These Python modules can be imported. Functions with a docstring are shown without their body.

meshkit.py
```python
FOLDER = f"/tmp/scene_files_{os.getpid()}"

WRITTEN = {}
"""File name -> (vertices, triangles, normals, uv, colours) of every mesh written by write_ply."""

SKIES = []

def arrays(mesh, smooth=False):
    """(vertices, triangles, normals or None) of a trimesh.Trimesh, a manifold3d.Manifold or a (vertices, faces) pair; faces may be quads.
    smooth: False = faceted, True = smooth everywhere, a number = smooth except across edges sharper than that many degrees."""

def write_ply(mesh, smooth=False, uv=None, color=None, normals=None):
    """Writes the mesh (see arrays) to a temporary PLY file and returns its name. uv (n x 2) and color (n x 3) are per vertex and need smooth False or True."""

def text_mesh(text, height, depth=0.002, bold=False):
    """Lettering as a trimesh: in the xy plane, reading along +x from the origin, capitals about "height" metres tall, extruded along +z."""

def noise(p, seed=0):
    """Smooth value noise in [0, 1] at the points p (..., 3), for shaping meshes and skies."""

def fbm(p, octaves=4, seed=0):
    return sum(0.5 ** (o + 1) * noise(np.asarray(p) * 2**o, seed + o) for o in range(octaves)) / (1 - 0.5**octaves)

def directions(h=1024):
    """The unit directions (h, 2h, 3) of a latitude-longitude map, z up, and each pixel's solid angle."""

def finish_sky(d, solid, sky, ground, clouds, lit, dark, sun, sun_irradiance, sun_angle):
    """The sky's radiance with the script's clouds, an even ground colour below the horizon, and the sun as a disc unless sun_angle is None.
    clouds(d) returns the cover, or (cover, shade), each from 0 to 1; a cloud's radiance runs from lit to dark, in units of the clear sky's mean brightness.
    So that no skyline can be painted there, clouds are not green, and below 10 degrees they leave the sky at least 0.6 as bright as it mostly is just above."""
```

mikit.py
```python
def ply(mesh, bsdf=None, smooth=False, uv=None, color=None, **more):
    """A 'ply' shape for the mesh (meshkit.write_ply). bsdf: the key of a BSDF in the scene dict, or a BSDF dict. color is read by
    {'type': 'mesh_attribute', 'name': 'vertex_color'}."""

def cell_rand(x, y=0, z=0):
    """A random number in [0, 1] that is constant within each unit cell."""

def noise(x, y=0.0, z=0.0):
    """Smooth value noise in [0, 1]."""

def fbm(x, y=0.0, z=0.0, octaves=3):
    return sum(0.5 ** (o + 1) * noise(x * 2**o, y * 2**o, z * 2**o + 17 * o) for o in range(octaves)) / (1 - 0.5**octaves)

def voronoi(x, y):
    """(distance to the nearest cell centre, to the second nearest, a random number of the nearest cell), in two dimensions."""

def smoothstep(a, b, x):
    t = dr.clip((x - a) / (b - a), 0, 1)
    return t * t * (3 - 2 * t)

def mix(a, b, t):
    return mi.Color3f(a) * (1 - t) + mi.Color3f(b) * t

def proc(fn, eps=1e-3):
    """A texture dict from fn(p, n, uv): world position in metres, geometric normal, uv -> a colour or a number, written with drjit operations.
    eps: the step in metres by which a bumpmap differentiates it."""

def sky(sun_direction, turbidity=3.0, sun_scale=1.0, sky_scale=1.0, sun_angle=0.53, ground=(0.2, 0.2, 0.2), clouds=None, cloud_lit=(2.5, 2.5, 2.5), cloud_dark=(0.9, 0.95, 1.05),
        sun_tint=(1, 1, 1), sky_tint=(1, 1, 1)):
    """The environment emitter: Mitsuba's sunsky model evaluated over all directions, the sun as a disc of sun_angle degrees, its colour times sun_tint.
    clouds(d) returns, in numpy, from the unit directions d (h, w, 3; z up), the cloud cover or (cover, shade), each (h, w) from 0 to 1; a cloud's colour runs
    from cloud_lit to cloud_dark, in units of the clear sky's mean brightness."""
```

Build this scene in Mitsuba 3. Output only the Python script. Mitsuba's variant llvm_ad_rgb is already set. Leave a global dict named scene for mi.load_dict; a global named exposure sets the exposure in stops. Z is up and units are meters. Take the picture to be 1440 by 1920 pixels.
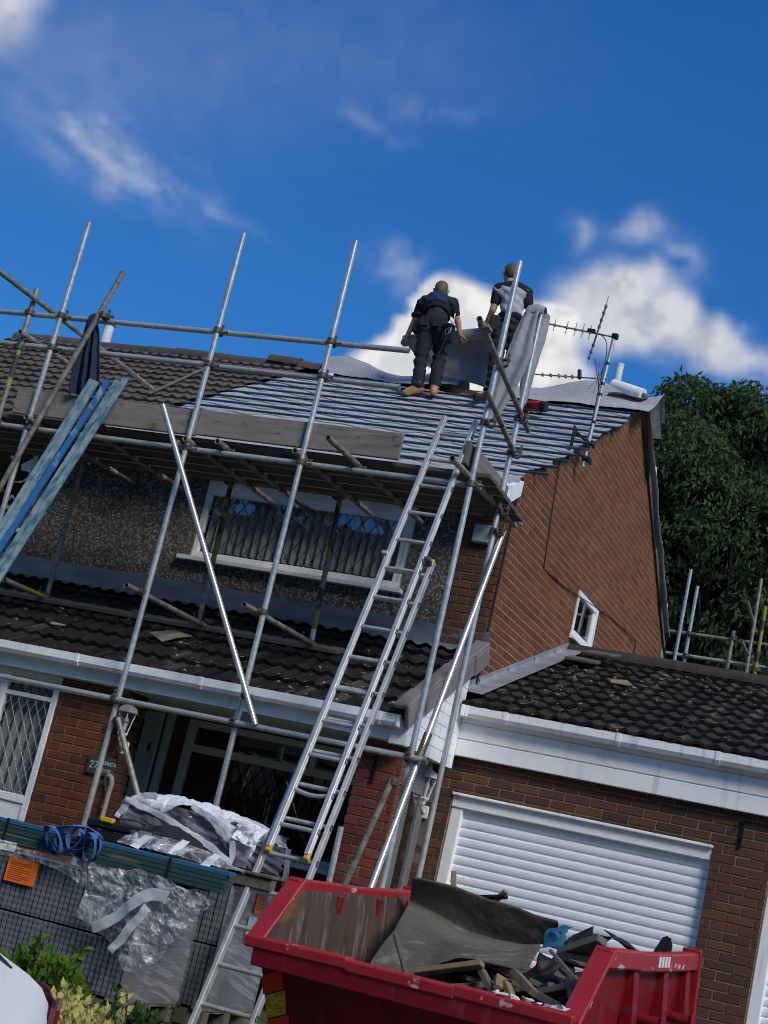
import math, random
import numpy as np, trimesh, mitsuba as mi, drjit as dr
import manifold3d as m3
from shapely.geometry import Polygon, box as sbox
import mikit, meshkit
from mikit import proc, noise, fbm, voronoi, cell_rand, smoothstep, mix
T = mi.ScalarTransform4f
rnd = random.Random(7)
NR = np.random.default_rng(11)
scene, labels = {}, {}

# ------------------------------------------------------------------ camera, sky, exposure
EYE = np.array([4.334, -13.394, 1.6])
YAW, PITCH, ROLL = -0.39304528, 0.22744592, 0.2310518
fwd = np.array([math.sin(YAW) * math.cos(PITCH), math.cos(YAW) * math.cos(PITCH), math.sin(PITCH)])
rgt = np.array([math.cos(YAW), -math.sin(YAW), 0.0])
upv = np.cross(rgt, fwd)
upr = -math.sin(ROLL) * rgt + math.cos(ROLL) * upv
scene['camera'] = {'type': 'perspective', 'fov': 2 * math.degrees(math.atan(720 / 2972.3)), 'fov_axis': 'x', 'near_clip': 0.1, 'far_clip': 2000.0,
                   'to_world': T().look_at(origin=EYE.tolist(), target=(EYE + fwd).tolist(), up=upr.tolist())}
exposure = 2.4

def clouds(d):
    az = np.degrees(np.arctan2(d[..., 0], d[..., 1]))
    el = np.degrees(np.arcsin(np.clip(d[..., 2], -1, 1)))
    q = np.stack([az * 0.30, el * 0.34, 0 * az], -1)
    w1 = meshkit.fbm(q * 0.8 + 3.1, 5, 3) - 0.5
    w2 = meshkit.fbm(q * 0.8 + 17.7, 5, 9) - 0.5
    fine = meshkit.fbm(q * 3.0 + 5, 5, 21) - 0.5
    ax, ex = az + 2.6 * w1 + 0.9 * fine, el + 2.2 * w2 + 0.9 * fine
    def blob(a, e, sa, se, rot=0.0):
        c, s = math.cos(math.radians(rot)), math.sin(math.radians(rot))
        da, de = (ax - a) * math.cos(math.radians(e)), ex - e
        return np.exp(-(((da * c + de * s) / sa) ** 2 + ((-da * s + de * c) / se) ** 2))
    # cumulus low behind the roof, thinner bank to its right
    cum = 1.5 * blob(-21.4, 19.8, 1.9, 2.0) + 1.2 * blob(-23.2, 18.2, 1.9, 1.5) + 1.2 * blob(-20, 18.4, 2.4, 2.2) + 1.0 * blob(-25.0, 17.0, 1.4, 1.2) \
        + 1.0 * blob(-17.6, 18.4, 2.4, 1.7) + 0.75 * blob(-18.6, 20.6, 1.4, 1.2) + 0.8 * blob(-22.9, 20.9, 0.9, 1.0)
    bank = 1.05 * blob(-16.8, 21.6, 2.0, 1.5) + 1.0 * blob(-14.2, 21.6, 2.2, 1.25, -12) + 0.8 * blob(-11.5, 21.2, 1.8, 0.8, -12) + 0.45 * blob(-9.0, 20.7, 2.0, 0.7)
    corner = 1.35 * blob(-42.0, 26.0, 2.7, 2.3)
    cover = smoothstep_np(0.46, 0.92, cum + 0.55 * fine) + 0.86 * smoothstep_np(0.15, 1.2, bank) + 0.75 * smoothstep_np(0.3, 1.2, corner)
    # high thin wisps, combed out along their length
    al, ac = az + 0.25 * 0 + (el - 22) * -0.25, (el - 22) + 0.27 * (az + 33)
    wz = 0.8 * (meshkit.fbm(np.stack([az * 0.5, el * 0.5, 0 * az], -1) + 8, 4, 77) - 0.5)
    st = meshkit.fbm(np.stack([al * 0.45 + wz, (ac + wz) * 2.6, 0 * az], -1) + 31, 5, 5); st2 = meshkit.fbm(np.stack([az * 1.1, el * 1.3, 0 * az], -1) + 12, 5, 15)
    comb = smoothstep_np(0.38, 0.72, st) * (0.35 + 0.9 * st2)
    wisp = 0.75 * blob(-36.3, 23.0, 1.5, 0.75, -25) + 0.50 * blob(-34.3, 22.3, 2.4, 0.75, -16) + 0.30 * blob(-31.6, 21.75, 1.8, 0.35, -8) + 0.30 * blob(-39.2, 23.2, 1.1, 0.9, -50) + 0.22 * blob(-36.6, 22.0, 2.2, 1.0)
    puff = 0.16 * blob(-26.8, 26.2, 0.9, 0.3, -20) + 0.12 * blob(-24.6, 27.1, 1.3, 0.3, 10) + 0.36 * blob(-17.6, 24.3, 0.6, 0.55) + 0.36 * blob(-15.4, 24.5, 0.9, 0.55, 30) + 0.26 * blob(-24.4, 21.6, 0.9, 0.7) + 0.22 * blob(-13.8, 23.6, 1.2, 0.6)
    veil = 0.10 * blob(-36, 25.5, 7, 2.6, 15) + 0.04 * blob(-28, 29, 7, 2.5)
    cover = cover + 0.68 * wisp * (0.30 + 0.75 * comb) * (0.35 + 0.6 * st2) + puff * np.clip(2.6 * st2 - 0.6, 0, 1.3) + veil * (0.6 + 0.9 * w1 + 0.4 * st2)
    # fair-weather cumulus over the rest of the sky
    f = meshkit.fbm(np.stack([d[..., 0], d[..., 1], 0.8 * d[..., 2]], -1) / np.maximum(d[..., 2:3] + 0.25, 0.2) * 1.5 + 2, 5, 40)
    inview = np.exp(-(((az + 24) / 26) ** 2 + ((el - 22) / 17) ** 2) ** 2)
    other = smoothstep_np(0.56, 0.70, f) * (1 - np.clip(1.25 * inview, 0, 1))
    cover = np.clip(cover + other, 0, 1)
    puffs = meshkit.fbm(np.stack([az * 0.9, el * 1.1, 0 * az], -1) + 60, 5, 61)
    shade = np.clip(0.50 * smoothstep_np(0.42, 0.66, puffs) + 0.35 * smoothstep_np(-0.06, 0.22, w2 + 0.4 * fine) + 0.25 * smoothstep_np(0.2, 1.4, corner) + 0.3 * smoothstep_np(0.3, 1.2, bank) * (cum < 0.4), 0, 1)
    return cover, shade

def smoothstep_np(a, b, x):
    t = np.clip((x - a) / (b - a), 0, 1)
    return t * t * (3 - 2 * t)

scene['sky'] = mikit.sky((0.78, -0.62, 0.85), turbidity=2.2, sun_scale=0.40, sun_angle=20, sky_scale=1.0, clouds=clouds,
                         cloud_lit=(4.4, 4.4, 4.35), cloud_dark=(2.3, 2.45, 2.65), sky_tint=(0.120, 0.388, 0.675), sun_tint=(0.80, 0.95, 1.20), ground=(0.12, 0.12, 0.11))

# ------------------------------------------------------------------ helpers
_used = {}
def key(name):
    n = _used.get(name, -1) + 1
    _used[name] = n
    return name if n == 0 else f'{name}_{n:03d}'
def thing(name, label, cat, group=None):
    k = key(name)
    labels[k] = {'label': label, 'category': cat}
    if group: labels[k]['group'] = group
    return k
def put(k, m, bsdf, smooth=False, M=None, kind=None, label=None, uv=None, color=None):
    """one entry of the scene: m is a mesh or a shared ply dict"""
    d = dict(m) if isinstance(m, dict) else mikit.ply(m, None, smooth, uv=uv, color=color)
    d['bsdf'] = {'type': 'ref', 'id': 'mat_' + bsdf}
    if M is not None: d['to_world'] = T(np.asarray(M, float))
    scene[k] = d
    if kind or label:
        labels.setdefault(k, {})
        if kind: labels[k]['kind'] = kind
        if label: labels[k]['label'] = label
    return k
def part(parent, name, m, bsdf, smooth=False, M=None, kind=None, label=None, **kw):
    return put(key(parent + '__' + name), m, bsdf, smooth, M, kind, label, **kw)
def struct(name, m, bsdf, smooth=False, label=None):
    return put(key(name), m, bsdf, smooth, kind='structure', label=label)
def share(m, smooth=False): return mikit.ply(m, None, smooth)
def cat(*ms):
    ms = [x for m in ms for x in (m if isinstance(m, (list, tuple)) else [m])]
    return trimesh.util.concatenate(ms)
def mesh(v, f): return trimesh.Trimesh(np.asarray(v, float), np.asarray(f, int), process=False)
def box(x0, x1, y0, y1, z0, z1):
    m = trimesh.creation.box((abs(x1 - x0), abs(y1 - y0), abs(z1 - z0)))
    m.apply_translation(((x0 + x1) / 2, (y0 + y1) / 2, (z0 + z1) / 2)); return m
def cbox(sx, sy, sz, c=0.004):
    """box centred on the origin with chamfered edges"""
    p = []
    for a in (-1, 1):
        for b in (-1, 1):
            for e in (-1, 1):
                h = np.array([a * sx / 2, b * sy / 2, e * sz / 2]); s = np.array([a, b, e])
                for k in range(3):
                    q = h - s * c; q[k] = h[k]; p.append(q)
    return trimesh.convex.convex_hull(np.array(p))
def cb(x0, x1, y0, y1, z0, z1, c=0.004):
    m = cbox(x1 - x0, y1 - y0, z1 - z0, c); m.apply_translation(((x0 + x1) / 2, (y0 + y1) / 2, (z0 + z1) / 2)); return m
def mat(t=(0, 0, 0), rx=0, ry=0, rz=0, s=(1, 1, 1)):
    cx, sx, cy, sy, cz, sz = math.cos(rx), math.sin(rx), math.cos(ry), math.sin(ry), math.cos(rz), math.sin(rz)
    R = np.array([[cz, -sz, 0], [sz, cz, 0], [0, 0, 1]]) @ np.array([[cy, 0, sy], [0, 1, 0], [-sy, 0, cy]]) @ np.array([[1, 0, 0], [0, cx, -sx], [0, sx, cx]])
    M = np.eye(4); M[:3, :3] = R * np.asarray(s, float); M[:3, 3] = t; return M
def moved(m, M):
    m = m.copy(); m.apply_transform(M); return m
def frame(p0, p1, hint=(0, 0, 1)):
    """4x4 whose x axis runs from p0 towards p1"""
    p0, p1 = np.asarray(p0, float), np.asarray(p1, float)
    x = p1 - p0; L = np.linalg.norm(x); x = x / L
    h = np.asarray(hint, float)
    if abs(h @ x) > 0.97: h = np.array([0, 1.0, 0])
    y = np.cross(h, x); y /= np.linalg.norm(y); z = np.cross(x, y)
    M = np.eye(4); M[:3, 0], M[:3, 1], M[:3, 2], M[:3, 3] = x, y, z, p0
    return M, L
def bar(p0, p1, w, h, c=0.003, hint=(0, 0, 1)):
    M, L = frame(p0, p1, hint); m = cbox(L, w, h, c); m.apply_translation((L / 2, 0, 0)); m.apply_transform(M); return m
def ring(r, n): a = np.arange(n) * 2 * np.pi / n; return np.stack([np.cos(a) * r, np.sin(a) * r], 1)
def pipe(p0, p1, r=0.02415, wall=0.004, n=16):
    """hollow steel tube with open ends"""
    M, L = frame(p0, p1)
    prof = [(0, r - wall), (0, r), (L, r), (L, r - wall)]
    v = np.concatenate([np.column_stack([np.full(n, x), ring(rr, n)]) for x, rr in prof])
    f = []
    for s in range(4):
        t = (s + 1) % 4
        for i in range(n):
            j = (i + 1) % n
            f += [[s * n + i, t * n + i, t * n + j], [s * n + i, t * n + j, s * n + j]]
    m = mesh(v, f); m.apply_transform(M); m.fix_normals(); return m
def rod(p0, p1, r, n=10, r1=None):
    M, L = frame(p0, p1); r1 = r if r1 is None else r1
    v = np.vstack([np.column_stack([np.zeros(n), ring(r, n)]), np.column_stack([np.full(n, L), ring(r1, n)]), [[0, 0, 0], [L, 0, 0]]])
    f = []
    for i in range(n):
        j = (i + 1) % n
        f += [[i, i + n, j + n], [i, j + n, j], [2 * n, i, j], [2 * n + 1, j + n, i + n]]
    m = mesh(v, f); m.apply_transform(M); m.fix_normals(); return m
def hose(pts, r, n=8):
    p = np.asarray(pts, float); rr = np.broadcast_to(r, (len(p),))
    t = np.gradient(p, axis=0); t /= np.linalg.norm(t, axis=1, keepdims=True) + 1e-12
    a = np.cross(t, [0.13, 0.31, 0.94]); a /= np.linalg.norm(a, axis=1, keepdims=True); b = np.cross(t, a)
    an = np.arange(n) * 2 * np.pi / n
    v = (p[:, None] + rr[:, None, None] * (np.cos(an)[None, :, None] * a[:, None] + np.sin(an)[None, :, None] * b[:, None])).reshape(-1, 3)
    f = []
    for i in range(len(p) - 1):
        for j in range(n):
            k = (j + 1) % n
            f += [[i * n + j, i * n + k, (i + 1) * n + k], [i * n + j, (i + 1) * n + k, (i + 1) * n + j]]
    v = np.vstack([v, p[:1], p[-1:]]); e = len(v)
    for j in range(n):
        k = (j + 1) % n
        f += [[e - 2, k, j], [e - 1, (len(p) - 1) * n + j, (len(p) - 1) * n + k]]
    return mesh(v, f)
def curve(pts, n=24):
    p = np.asarray(pts, float); t = np.linspace(0, len(p) - 1, n)
    from scipy.interpolate import CubicSpline
    return CubicSpline(np.arange(len(p)), p)(t) if len(p) > 2 else p[0] + (p[1] - p[0]) * t[:, None]
def grid(P):
    """open surface through a (nu, nv, 3) net"""
    nu, nv = P.shape[:2]
    i, j = np.meshgrid(np.arange(nu - 1), np.arange(nv - 1), indexing='ij')
    q = np.stack([i * nv + j, (i + 1) * nv + j, (i + 1) * nv + j + 1, i * nv + j + 1], -1).reshape(-1, 4)
    return mesh(P.reshape(-1, 3), np.vstack([q[:, [0, 1, 2]], q[:, [0, 2, 3]]]))
def sheet(P, t=0.003):
    """cloth or felt: the net with a thickness"""
    m = grid(P); n = np.array(m.vertex_normals); v = np.asarray(m.vertices); N = len(v); f = np.asarray(m.faces)
    nu, nv = P.shape[:2]; idx = np.arange(N).reshape(nu, nv)
    loop = np.concatenate([idx[:-1, 0], idx[-1, :-1], idx[:0:-1, -1], idx[0, :0:-1]])
    nx = np.roll(loop, -1)
    side = np.vstack([np.column_stack([loop, nx, nx + N]), np.column_stack([loop, nx + N, loop + N])])
    m = mesh(np.vstack([v, v - n * t]), np.vstack([f, f[:, ::-1] + N, side[:, ::-1]]))
    return m
def net(corners, nu, nv):
    """bilinear net over four corners a(0,0) b(1,0) c(1,1) d(0,1)"""
    a, b, c, d = (np.asarray(x, float) for x in corners)
    u, v = np.meshgrid(np.linspace(0, 1, nu), np.linspace(0, 1, nv), indexing='ij'); u, v = u[..., None], v[..., None]
    return a * (1 - u) * (1 - v) + b * u * (1 - v) + c * u * v + d * (1 - u) * v
def wob(P, amp, freq, seed=0, axis=None):
    d = meshkit.fbm(P * freq + seed * 7.3, 4, seed) - 0.5
    if axis is None:
        d = np.stack([meshkit.fbm(P * freq + seed * 7.3 + k * 11, 4, seed + k) - 0.5 for k in range(3)], -1); return P + amp * d
    return P + amp * d[..., None] * np.asarray(axis, float)
def lathe(prof, n=20):
    p = np.asarray(prof, float)
    v = np.concatenate([np.column_stack([ring(r, n), np.full(n, z)]) for r, z in p])
    f = []
    for i in range(len(p) - 1):
        for j in range(n):
            k = (j + 1) % n
            f += [[i * n + j, i * n + k, (i + 1) * n + k], [i * n + j, (i + 1) * n + k, (i + 1) * n + j]]
    return mesh(v, f)
def prism(poly, axis, a0, a1):
    """extrude a 2-D polygon along x, y or z between a0 and a1"""
    if not isinstance(poly, Polygon): poly = Polygon(poly)
    m = trimesh.creation.extrude_polygon(poly, a1 - a0, engine='earcut'); v = np.array(m.vertices)
    z = v[:, 2] + a0
    v = {'x': np.column_stack([z, v[:, 0], v[:, 1]]), 'y': np.column_stack([v[:, 0], z, v[:, 1]]), 'z': np.column_stack([v[:, 0], v[:, 1], z])}[axis]
    m = mesh(v, m.faces); m.fix_normals(); return m
def blobmesh(bones, edge=0.02, smooth=6):
    """bones: (p0, r0, p1, r1) spheres hulled, joined, refined and smoothed into one surface"""
    ms = []
    for p0, r0, p1, r1 in bones:
        a = m3.Manifold.sphere(r0, 14).translate(list(map(float, p0))); b = m3.Manifold.sphere(r1, 14).translate(list(map(float, p1)))
        ms.append(m3.Manifold.batch_hull([a, b]))
    m = m3.Manifold.batch_boolean(ms, m3.OpType.Add).refine_to_length(edge).to_mesh()
    t = trimesh.Trimesh(m.vert_properties[:, :3], m.tri_verts)
    trimesh.smoothing.filter_taubin(t, 0.5, 0.53, smooth)
    return t
# ------------------------------------------------------------------ materials
def C3(*c): return mi.Color3f(*c)
def rgb(*c): return {'type': 'rgb', 'value': list(c)}
def P(name, col, rough=0.6, metal=0.0, spec=0.4, **kw):
    d = {'type': 'principled', 'base_color': proc(col) if callable(col) else rgb(*col), 'roughness': rough, 'metallic': metal, 'specular': spec}
    d.update(kw); scene['mat_' + name] = {'type': 'twosided', 'bsdf': d}
def bumped(name, h, scale=1.0, eps=2e-3):
    b = scene['mat_' + name]['bsdf']; scene['mat_' + name] = {'type': 'twosided', 'bsdf': {'type': 'bumpmap', 'arbitrary': proc(h, eps), 'scale': scale, 'bsdf': b}}
def D(name, col): scene['mat_' + name] = {'type': 'twosided', 'bsdf': {'type': 'diffuse', 'reflectance': proc(col) if callable(col) else rgb(*col)}}

def galv(p, n, uv):
    s = fbm(p.x * 26, p.y * 26, p.z * 26, 3); t = noise(p.x * 3 + p.z * 2, p.y * 3, p.z * 5)
    return C3(0.64, 0.63, 0.60) * (0.6 + 0.5 * s) * (0.85 + 0.25 * t)
P('galvanised_steel', galv, 0.33, 0.55, 0.6)
def dull(p, n, uv):
    s = fbm(p.x * 18, p.y * 18, p.z * 18, 4)
    return mix((0.20, 0.19, 0.165), (0.34, 0.31, 0.25), smoothstep(0.35, 0.65, s))
P('dull_steel', dull, 0.55, 0.45)
def yel(p, n, uv):
    s = fbm(p.x * 5, p.y * 5, p.z * 4.5, 4); w = smoothstep(0.46, 0.54, s)
    return mix((0.05, 0.048, 0.042), (0.30, 0.25, 0.035), w)
P('yellow_painted_steel', yel, 0.55, 0.1)
P('clamp_steel', lambda p, n, uv: mix((0.06, 0.052, 0.045), (0.17, 0.14, 0.11), fbm(p.x * 40, p.y * 40, p.z * 40, 2)), 0.5, 0.5)
def plank(p, n, uv):
    g = fbm(p.x * 3.0, p.y * 38 + 2 * noise(p.x * 2), p.z * 38, 4); k = noise(p.x * 9, p.z * 14, p.y * 14)
    return mix((0.045, 0.040, 0.036), (0.125, 0.115, 0.105), g) * (0.62 + 0.38 * smoothstep(0.1, 0.35, k))
P('scaffold_timber', plank, 0.85)
def toe(p, n, uv):
    g = fbm(p.x * 2.6, p.y * 30 + 3 * noise(p.x * 1.5), p.z * 26 + 1.2 * noise(p.x * 3, p.z * 4), 4); k = fbm(p.x * 5, p.z * 7, 3, 3); c_ = smoothstep(0.47, 0.5, noise(p.x * 3.1, p.z * 55, 8)) - smoothstep(0.5, 0.53, noise(p.x * 3.1, p.z * 55, 8))
    return mix((0.105, 0.088, 0.078), (0.31, 0.275, 0.25), 0.65 * g + 0.35 * k) * (1 - 0.55 * c_)
P('weathered_toe_timber', toe, 0.85)
bumped('scaffold_timber', lambda p, n, uv: fbm(p.x * 4, p.y * 60, p.z * 60, 3), 0.0015)
def plank_y(p, n, uv):
    g = fbm(p.y * 3.0, p.x * 38, p.z * 38, 4)
    return mix((0.10, 0.085, 0.07), (0.26, 0.22, 0.185), g)
P('scaffold_timber_across', plank_y, 0.85)
def blue_batten(p, n, uv):
    g = fbm(p.x * 4, p.y * 60, p.z * 60, 3); b = fbm(p.x * 1.3, p.y * 9, p.z * 9, 3)
    return mix(mix((0.006, 0.030, 0.062), (0.022, 0.068, 0.115), b), (0.12, 0.18, 0.21), smoothstep(0.68, 0.85, g))
P('blue_batten', blue_batten, 0.7)
def teal_batten(p, n, uv):
    L = p.x * 0.56 + p.z * 0.83; g = fbm(L * 2.2, p.x * 26 - p.z * 17, p.y * 40, 4); s = fbm(L * 5, p.y * 12, 3, 4)
    return mix(mix((0.04, 0.12, 0.18), (0.20, 0.30, 0.33), smoothstep(0.25, 0.7, g)), (0.33, 0.34, 0.26), 0.6 * smoothstep(0.6, 0.8, s))
P('pale_treated_batten', teal_batten, 0.75)
def bright_batten(p, n, uv):
    L = p.x * 0.56 + p.z * 0.83; s = fbm(L * 9, p.y * 22, 2, 4)
    return mix((0.012, 0.11, 0.33), (0.17, 0.29, 0.36), smoothstep(0.60, 0.72, s))
P('bright_blue_batten', bright_batten, 0.7)
def dark_batten(p, n, uv):
    g = fbm(p.x * 3, p.y * 30, p.z * 45, 3); s = noise(p.x * 2.3, p.z * 60, p.y * 8)
    return mix(mix((0.010, 0.042, 0.048), (0.026, 0.07, 0.072), g), (0.16, 0.15, 0.085), 0.75 * smoothstep(0.66, 0.85, s))
P('stacked_batten', dark_batten, 0.7)
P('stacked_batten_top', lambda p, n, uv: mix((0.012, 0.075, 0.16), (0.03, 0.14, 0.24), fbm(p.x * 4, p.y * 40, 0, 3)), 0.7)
def felt(p, n, uv):
    s = fbm(p.x * 3, p.y * 3, p.z * 3, 4); f = noise(p.x * 120, p.y * 120, p.z * 120)
    return C3(0.33, 0.335, 0.36) * (0.78 + 0.3 * s) * (0.92 + 0.16 * f)
P('breather_felt', felt, 0.8, sheen=0.3)
bumped('breather_felt', lambda p, n, uv: fbm(p.x * 14, p.y * 14, p.z * 14, 3), 0.006, 4e-3)
def fleece(p, n, uv):
    s = fbm(p.x * 4, p.y * 4, p.z * 4, 4); f = noise(p.x * 90, p.y * 90, p.z * 90)
    return mix((0.20, 0.20, 0.205), (0.36, 0.36, 0.37), s) * (0.85 + 0.3 * f)
P('felt_underside', fleece, 0.9)
P('pale_felt', (0.80, 0.80, 0.80), 0.85)
P('felt_print', (0.30, 0.12, 0.12), 0.8)
def tile_dark(p, n, uv):
    s = fbm(p.x * 7, p.y * 7, p.z * 7, 4); l = fbm(p.x * 26, p.y * 26, p.z * 26, 3); w = fbm(p.x * 16, p.y * 1.6, 5, 3)
    c = mix((0.0062, 0.0052, 0.0045), (0.0175, 0.0140, 0.0122), smoothstep(0.3, 0.7, s))
    c = mix(c, (0.085, 0.076, 0.063), 0.5 * smoothstep(0.60, 0.75, w))
    return mix(c, (0.30, 0.29, 0.265), smoothstep(0.715, 0.755, l - 0.10 * smoothstep(0.6, 0.35, fbm(p.x * 1.3, p.y * 1.3, 7, 3))))
P('weathered_dark_tile', tile_dark, 0.8)
bumped('weathered_dark_tile', lambda p, n, uv: fbm(p.x * 45, p.y * 45, p.z * 45, 3), 0.006)
def tile_brown(p, n, uv):
    s = fbm(p.x * 4, p.y * 4, p.z * 4, 4); m_ = cell_rand(dr.floor(p.x / 0.3), dr.floor(p.y / 0.3), 4)
    c = mix((0.046, 0.039, 0.034), (0.098, 0.082, 0.071), 0.6 * s + 0.4 * m_)
    return mix(c, (0.045, 0.045, 0.03), 0.7 * smoothstep(0.62, 0.75, fbm(p.x * 2.5, p.y * 2.5, 9, 4)))
P('weathered_brown_tile', tile_brown, 0.85)
bumped('weathered_brown_tile', lambda p, n, uv: fbm(p.x * 30, p.y * 30, p.z * 30, 3), 0.006)
P('ridge_tile_dark', lambda p, n, uv: mix((0.022, 0.017, 0.015), (0.065, 0.045, 0.038), fbm(p.x * 9, p.y * 9, p.z * 9, 4)), 0.85)
P('new_grey_tile', lambda p, n, uv: C3(0.085, 0.078, 0.08) * (0.8 + 0.4 * fbm(p.x * 30, p.y * 30, p.z * 30, 2)), 0.7)

def brick_fn(a, b, c, seed):
    def f(p, n, uv):
        j = dr.floor(p.z / 0.075); par = j - 2 * dr.floor(j / 2); k = dr.floor((p.x + p.y) / 0.225 + 0.5 * par)
        r, r2 = cell_rand(k, j, seed), cell_rand(k, j, seed + 9)
        col = mix(a, b, r); col = mix(col, c, dr.select(r2 > 0.82, 0.6, 0.0))
        s = fbm(p.x * 55, p.y * 55, p.z * 85, 3); big = fbm(p.x * 1.1, p.y * 1.1, p.z * 1.1, 3)
        return col * (0.68 + 0.6 * s) * (0.8 + 0.4 * big)
    return f
P('gable_brick', brick_fn((0.128, 0.041, 0.0155), (0.185, 0.060, 0.021), (0.080, 0.031, 0.016), 3), 0.9)
P('red_brick', brick_fn((0.135, 0.029, 0.020), (0.20, 0.048, 0.032), (0.23, 0.074, 0.040), 5), 0.9)
P('orange_brick', brick_fn((0.130, 0.037, 0.015), (0.20, 0.058, 0.021), (0.075, 0.026, 0.016), 8), 0.9)
P('brown_brick', brick_fn((0.068, 0.031, 0.020), (0.105, 0.046, 0.027), (0.15, 0.053, 0.023), 6), 0.9)
for b in ('gable_brick', 'red_brick', 'orange_brick', 'brown_brick'): bumped(b, lambda p, n, uv: fbm(p.x * 70, p.y * 70, p.z * 70, 2), 0.003)
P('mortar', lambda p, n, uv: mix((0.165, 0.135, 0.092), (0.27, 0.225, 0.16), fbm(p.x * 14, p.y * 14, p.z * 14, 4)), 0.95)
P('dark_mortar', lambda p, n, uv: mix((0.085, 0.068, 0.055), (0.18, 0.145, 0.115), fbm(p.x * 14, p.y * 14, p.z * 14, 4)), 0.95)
def pebble(p, n, uv):
    d, e, r = voronoi(p.x * 54 + 0.9 * noise(p.x * 26, p.z * 26), p.z * 54); edge = smoothstep(0.02, 0.30, e - d)
    big = fbm(p.x * 1.2, p.z * 1.2, 2, 3)
    c = mix((0.065, 0.056, 0.050), (0.44, 0.39, 0.35), r * r) 
    return mix((0.038, 0.034, 0.031), c * 0.86, edge) * (0.7 + 0.6 * big)
P('pebbledash', pebble, 0.9)
def pebble_h(p, n, uv):
    d, e, r = voronoi(p.x * 54 + 0.9 * noise(p.x * 26, p.z * 26), p.z * 54); return (0.3 + 0.7 * r) * smoothstep(0.0, 0.4, e - d)
bumped('pebbledash', pebble_h, 0.009, 1.5e-3)
P('white_upvc', lambda p, n, uv: C3(0.86, 0.86, 0.86) * (0.86 + 0.16 * fbm(p.x * 3, p.y * 3, p.z * 5, 4)) * (1 - 0.22 * smoothstep(0.58, 0.8, fbm(p.x * 16, p.y * 16, p.z * 1.2, 3))), 0.32, spec=0.5)
P('old_white_upvc', lambda p, n, uv: C3(0.74, 0.73, 0.74) * (0.72 + 0.4 * fbm(p.x * 4, p.y * 4, p.z * 9, 4)), 0.45)
P('grey_frame', (0.66, 0.66, 0.67), 0.45)
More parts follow.
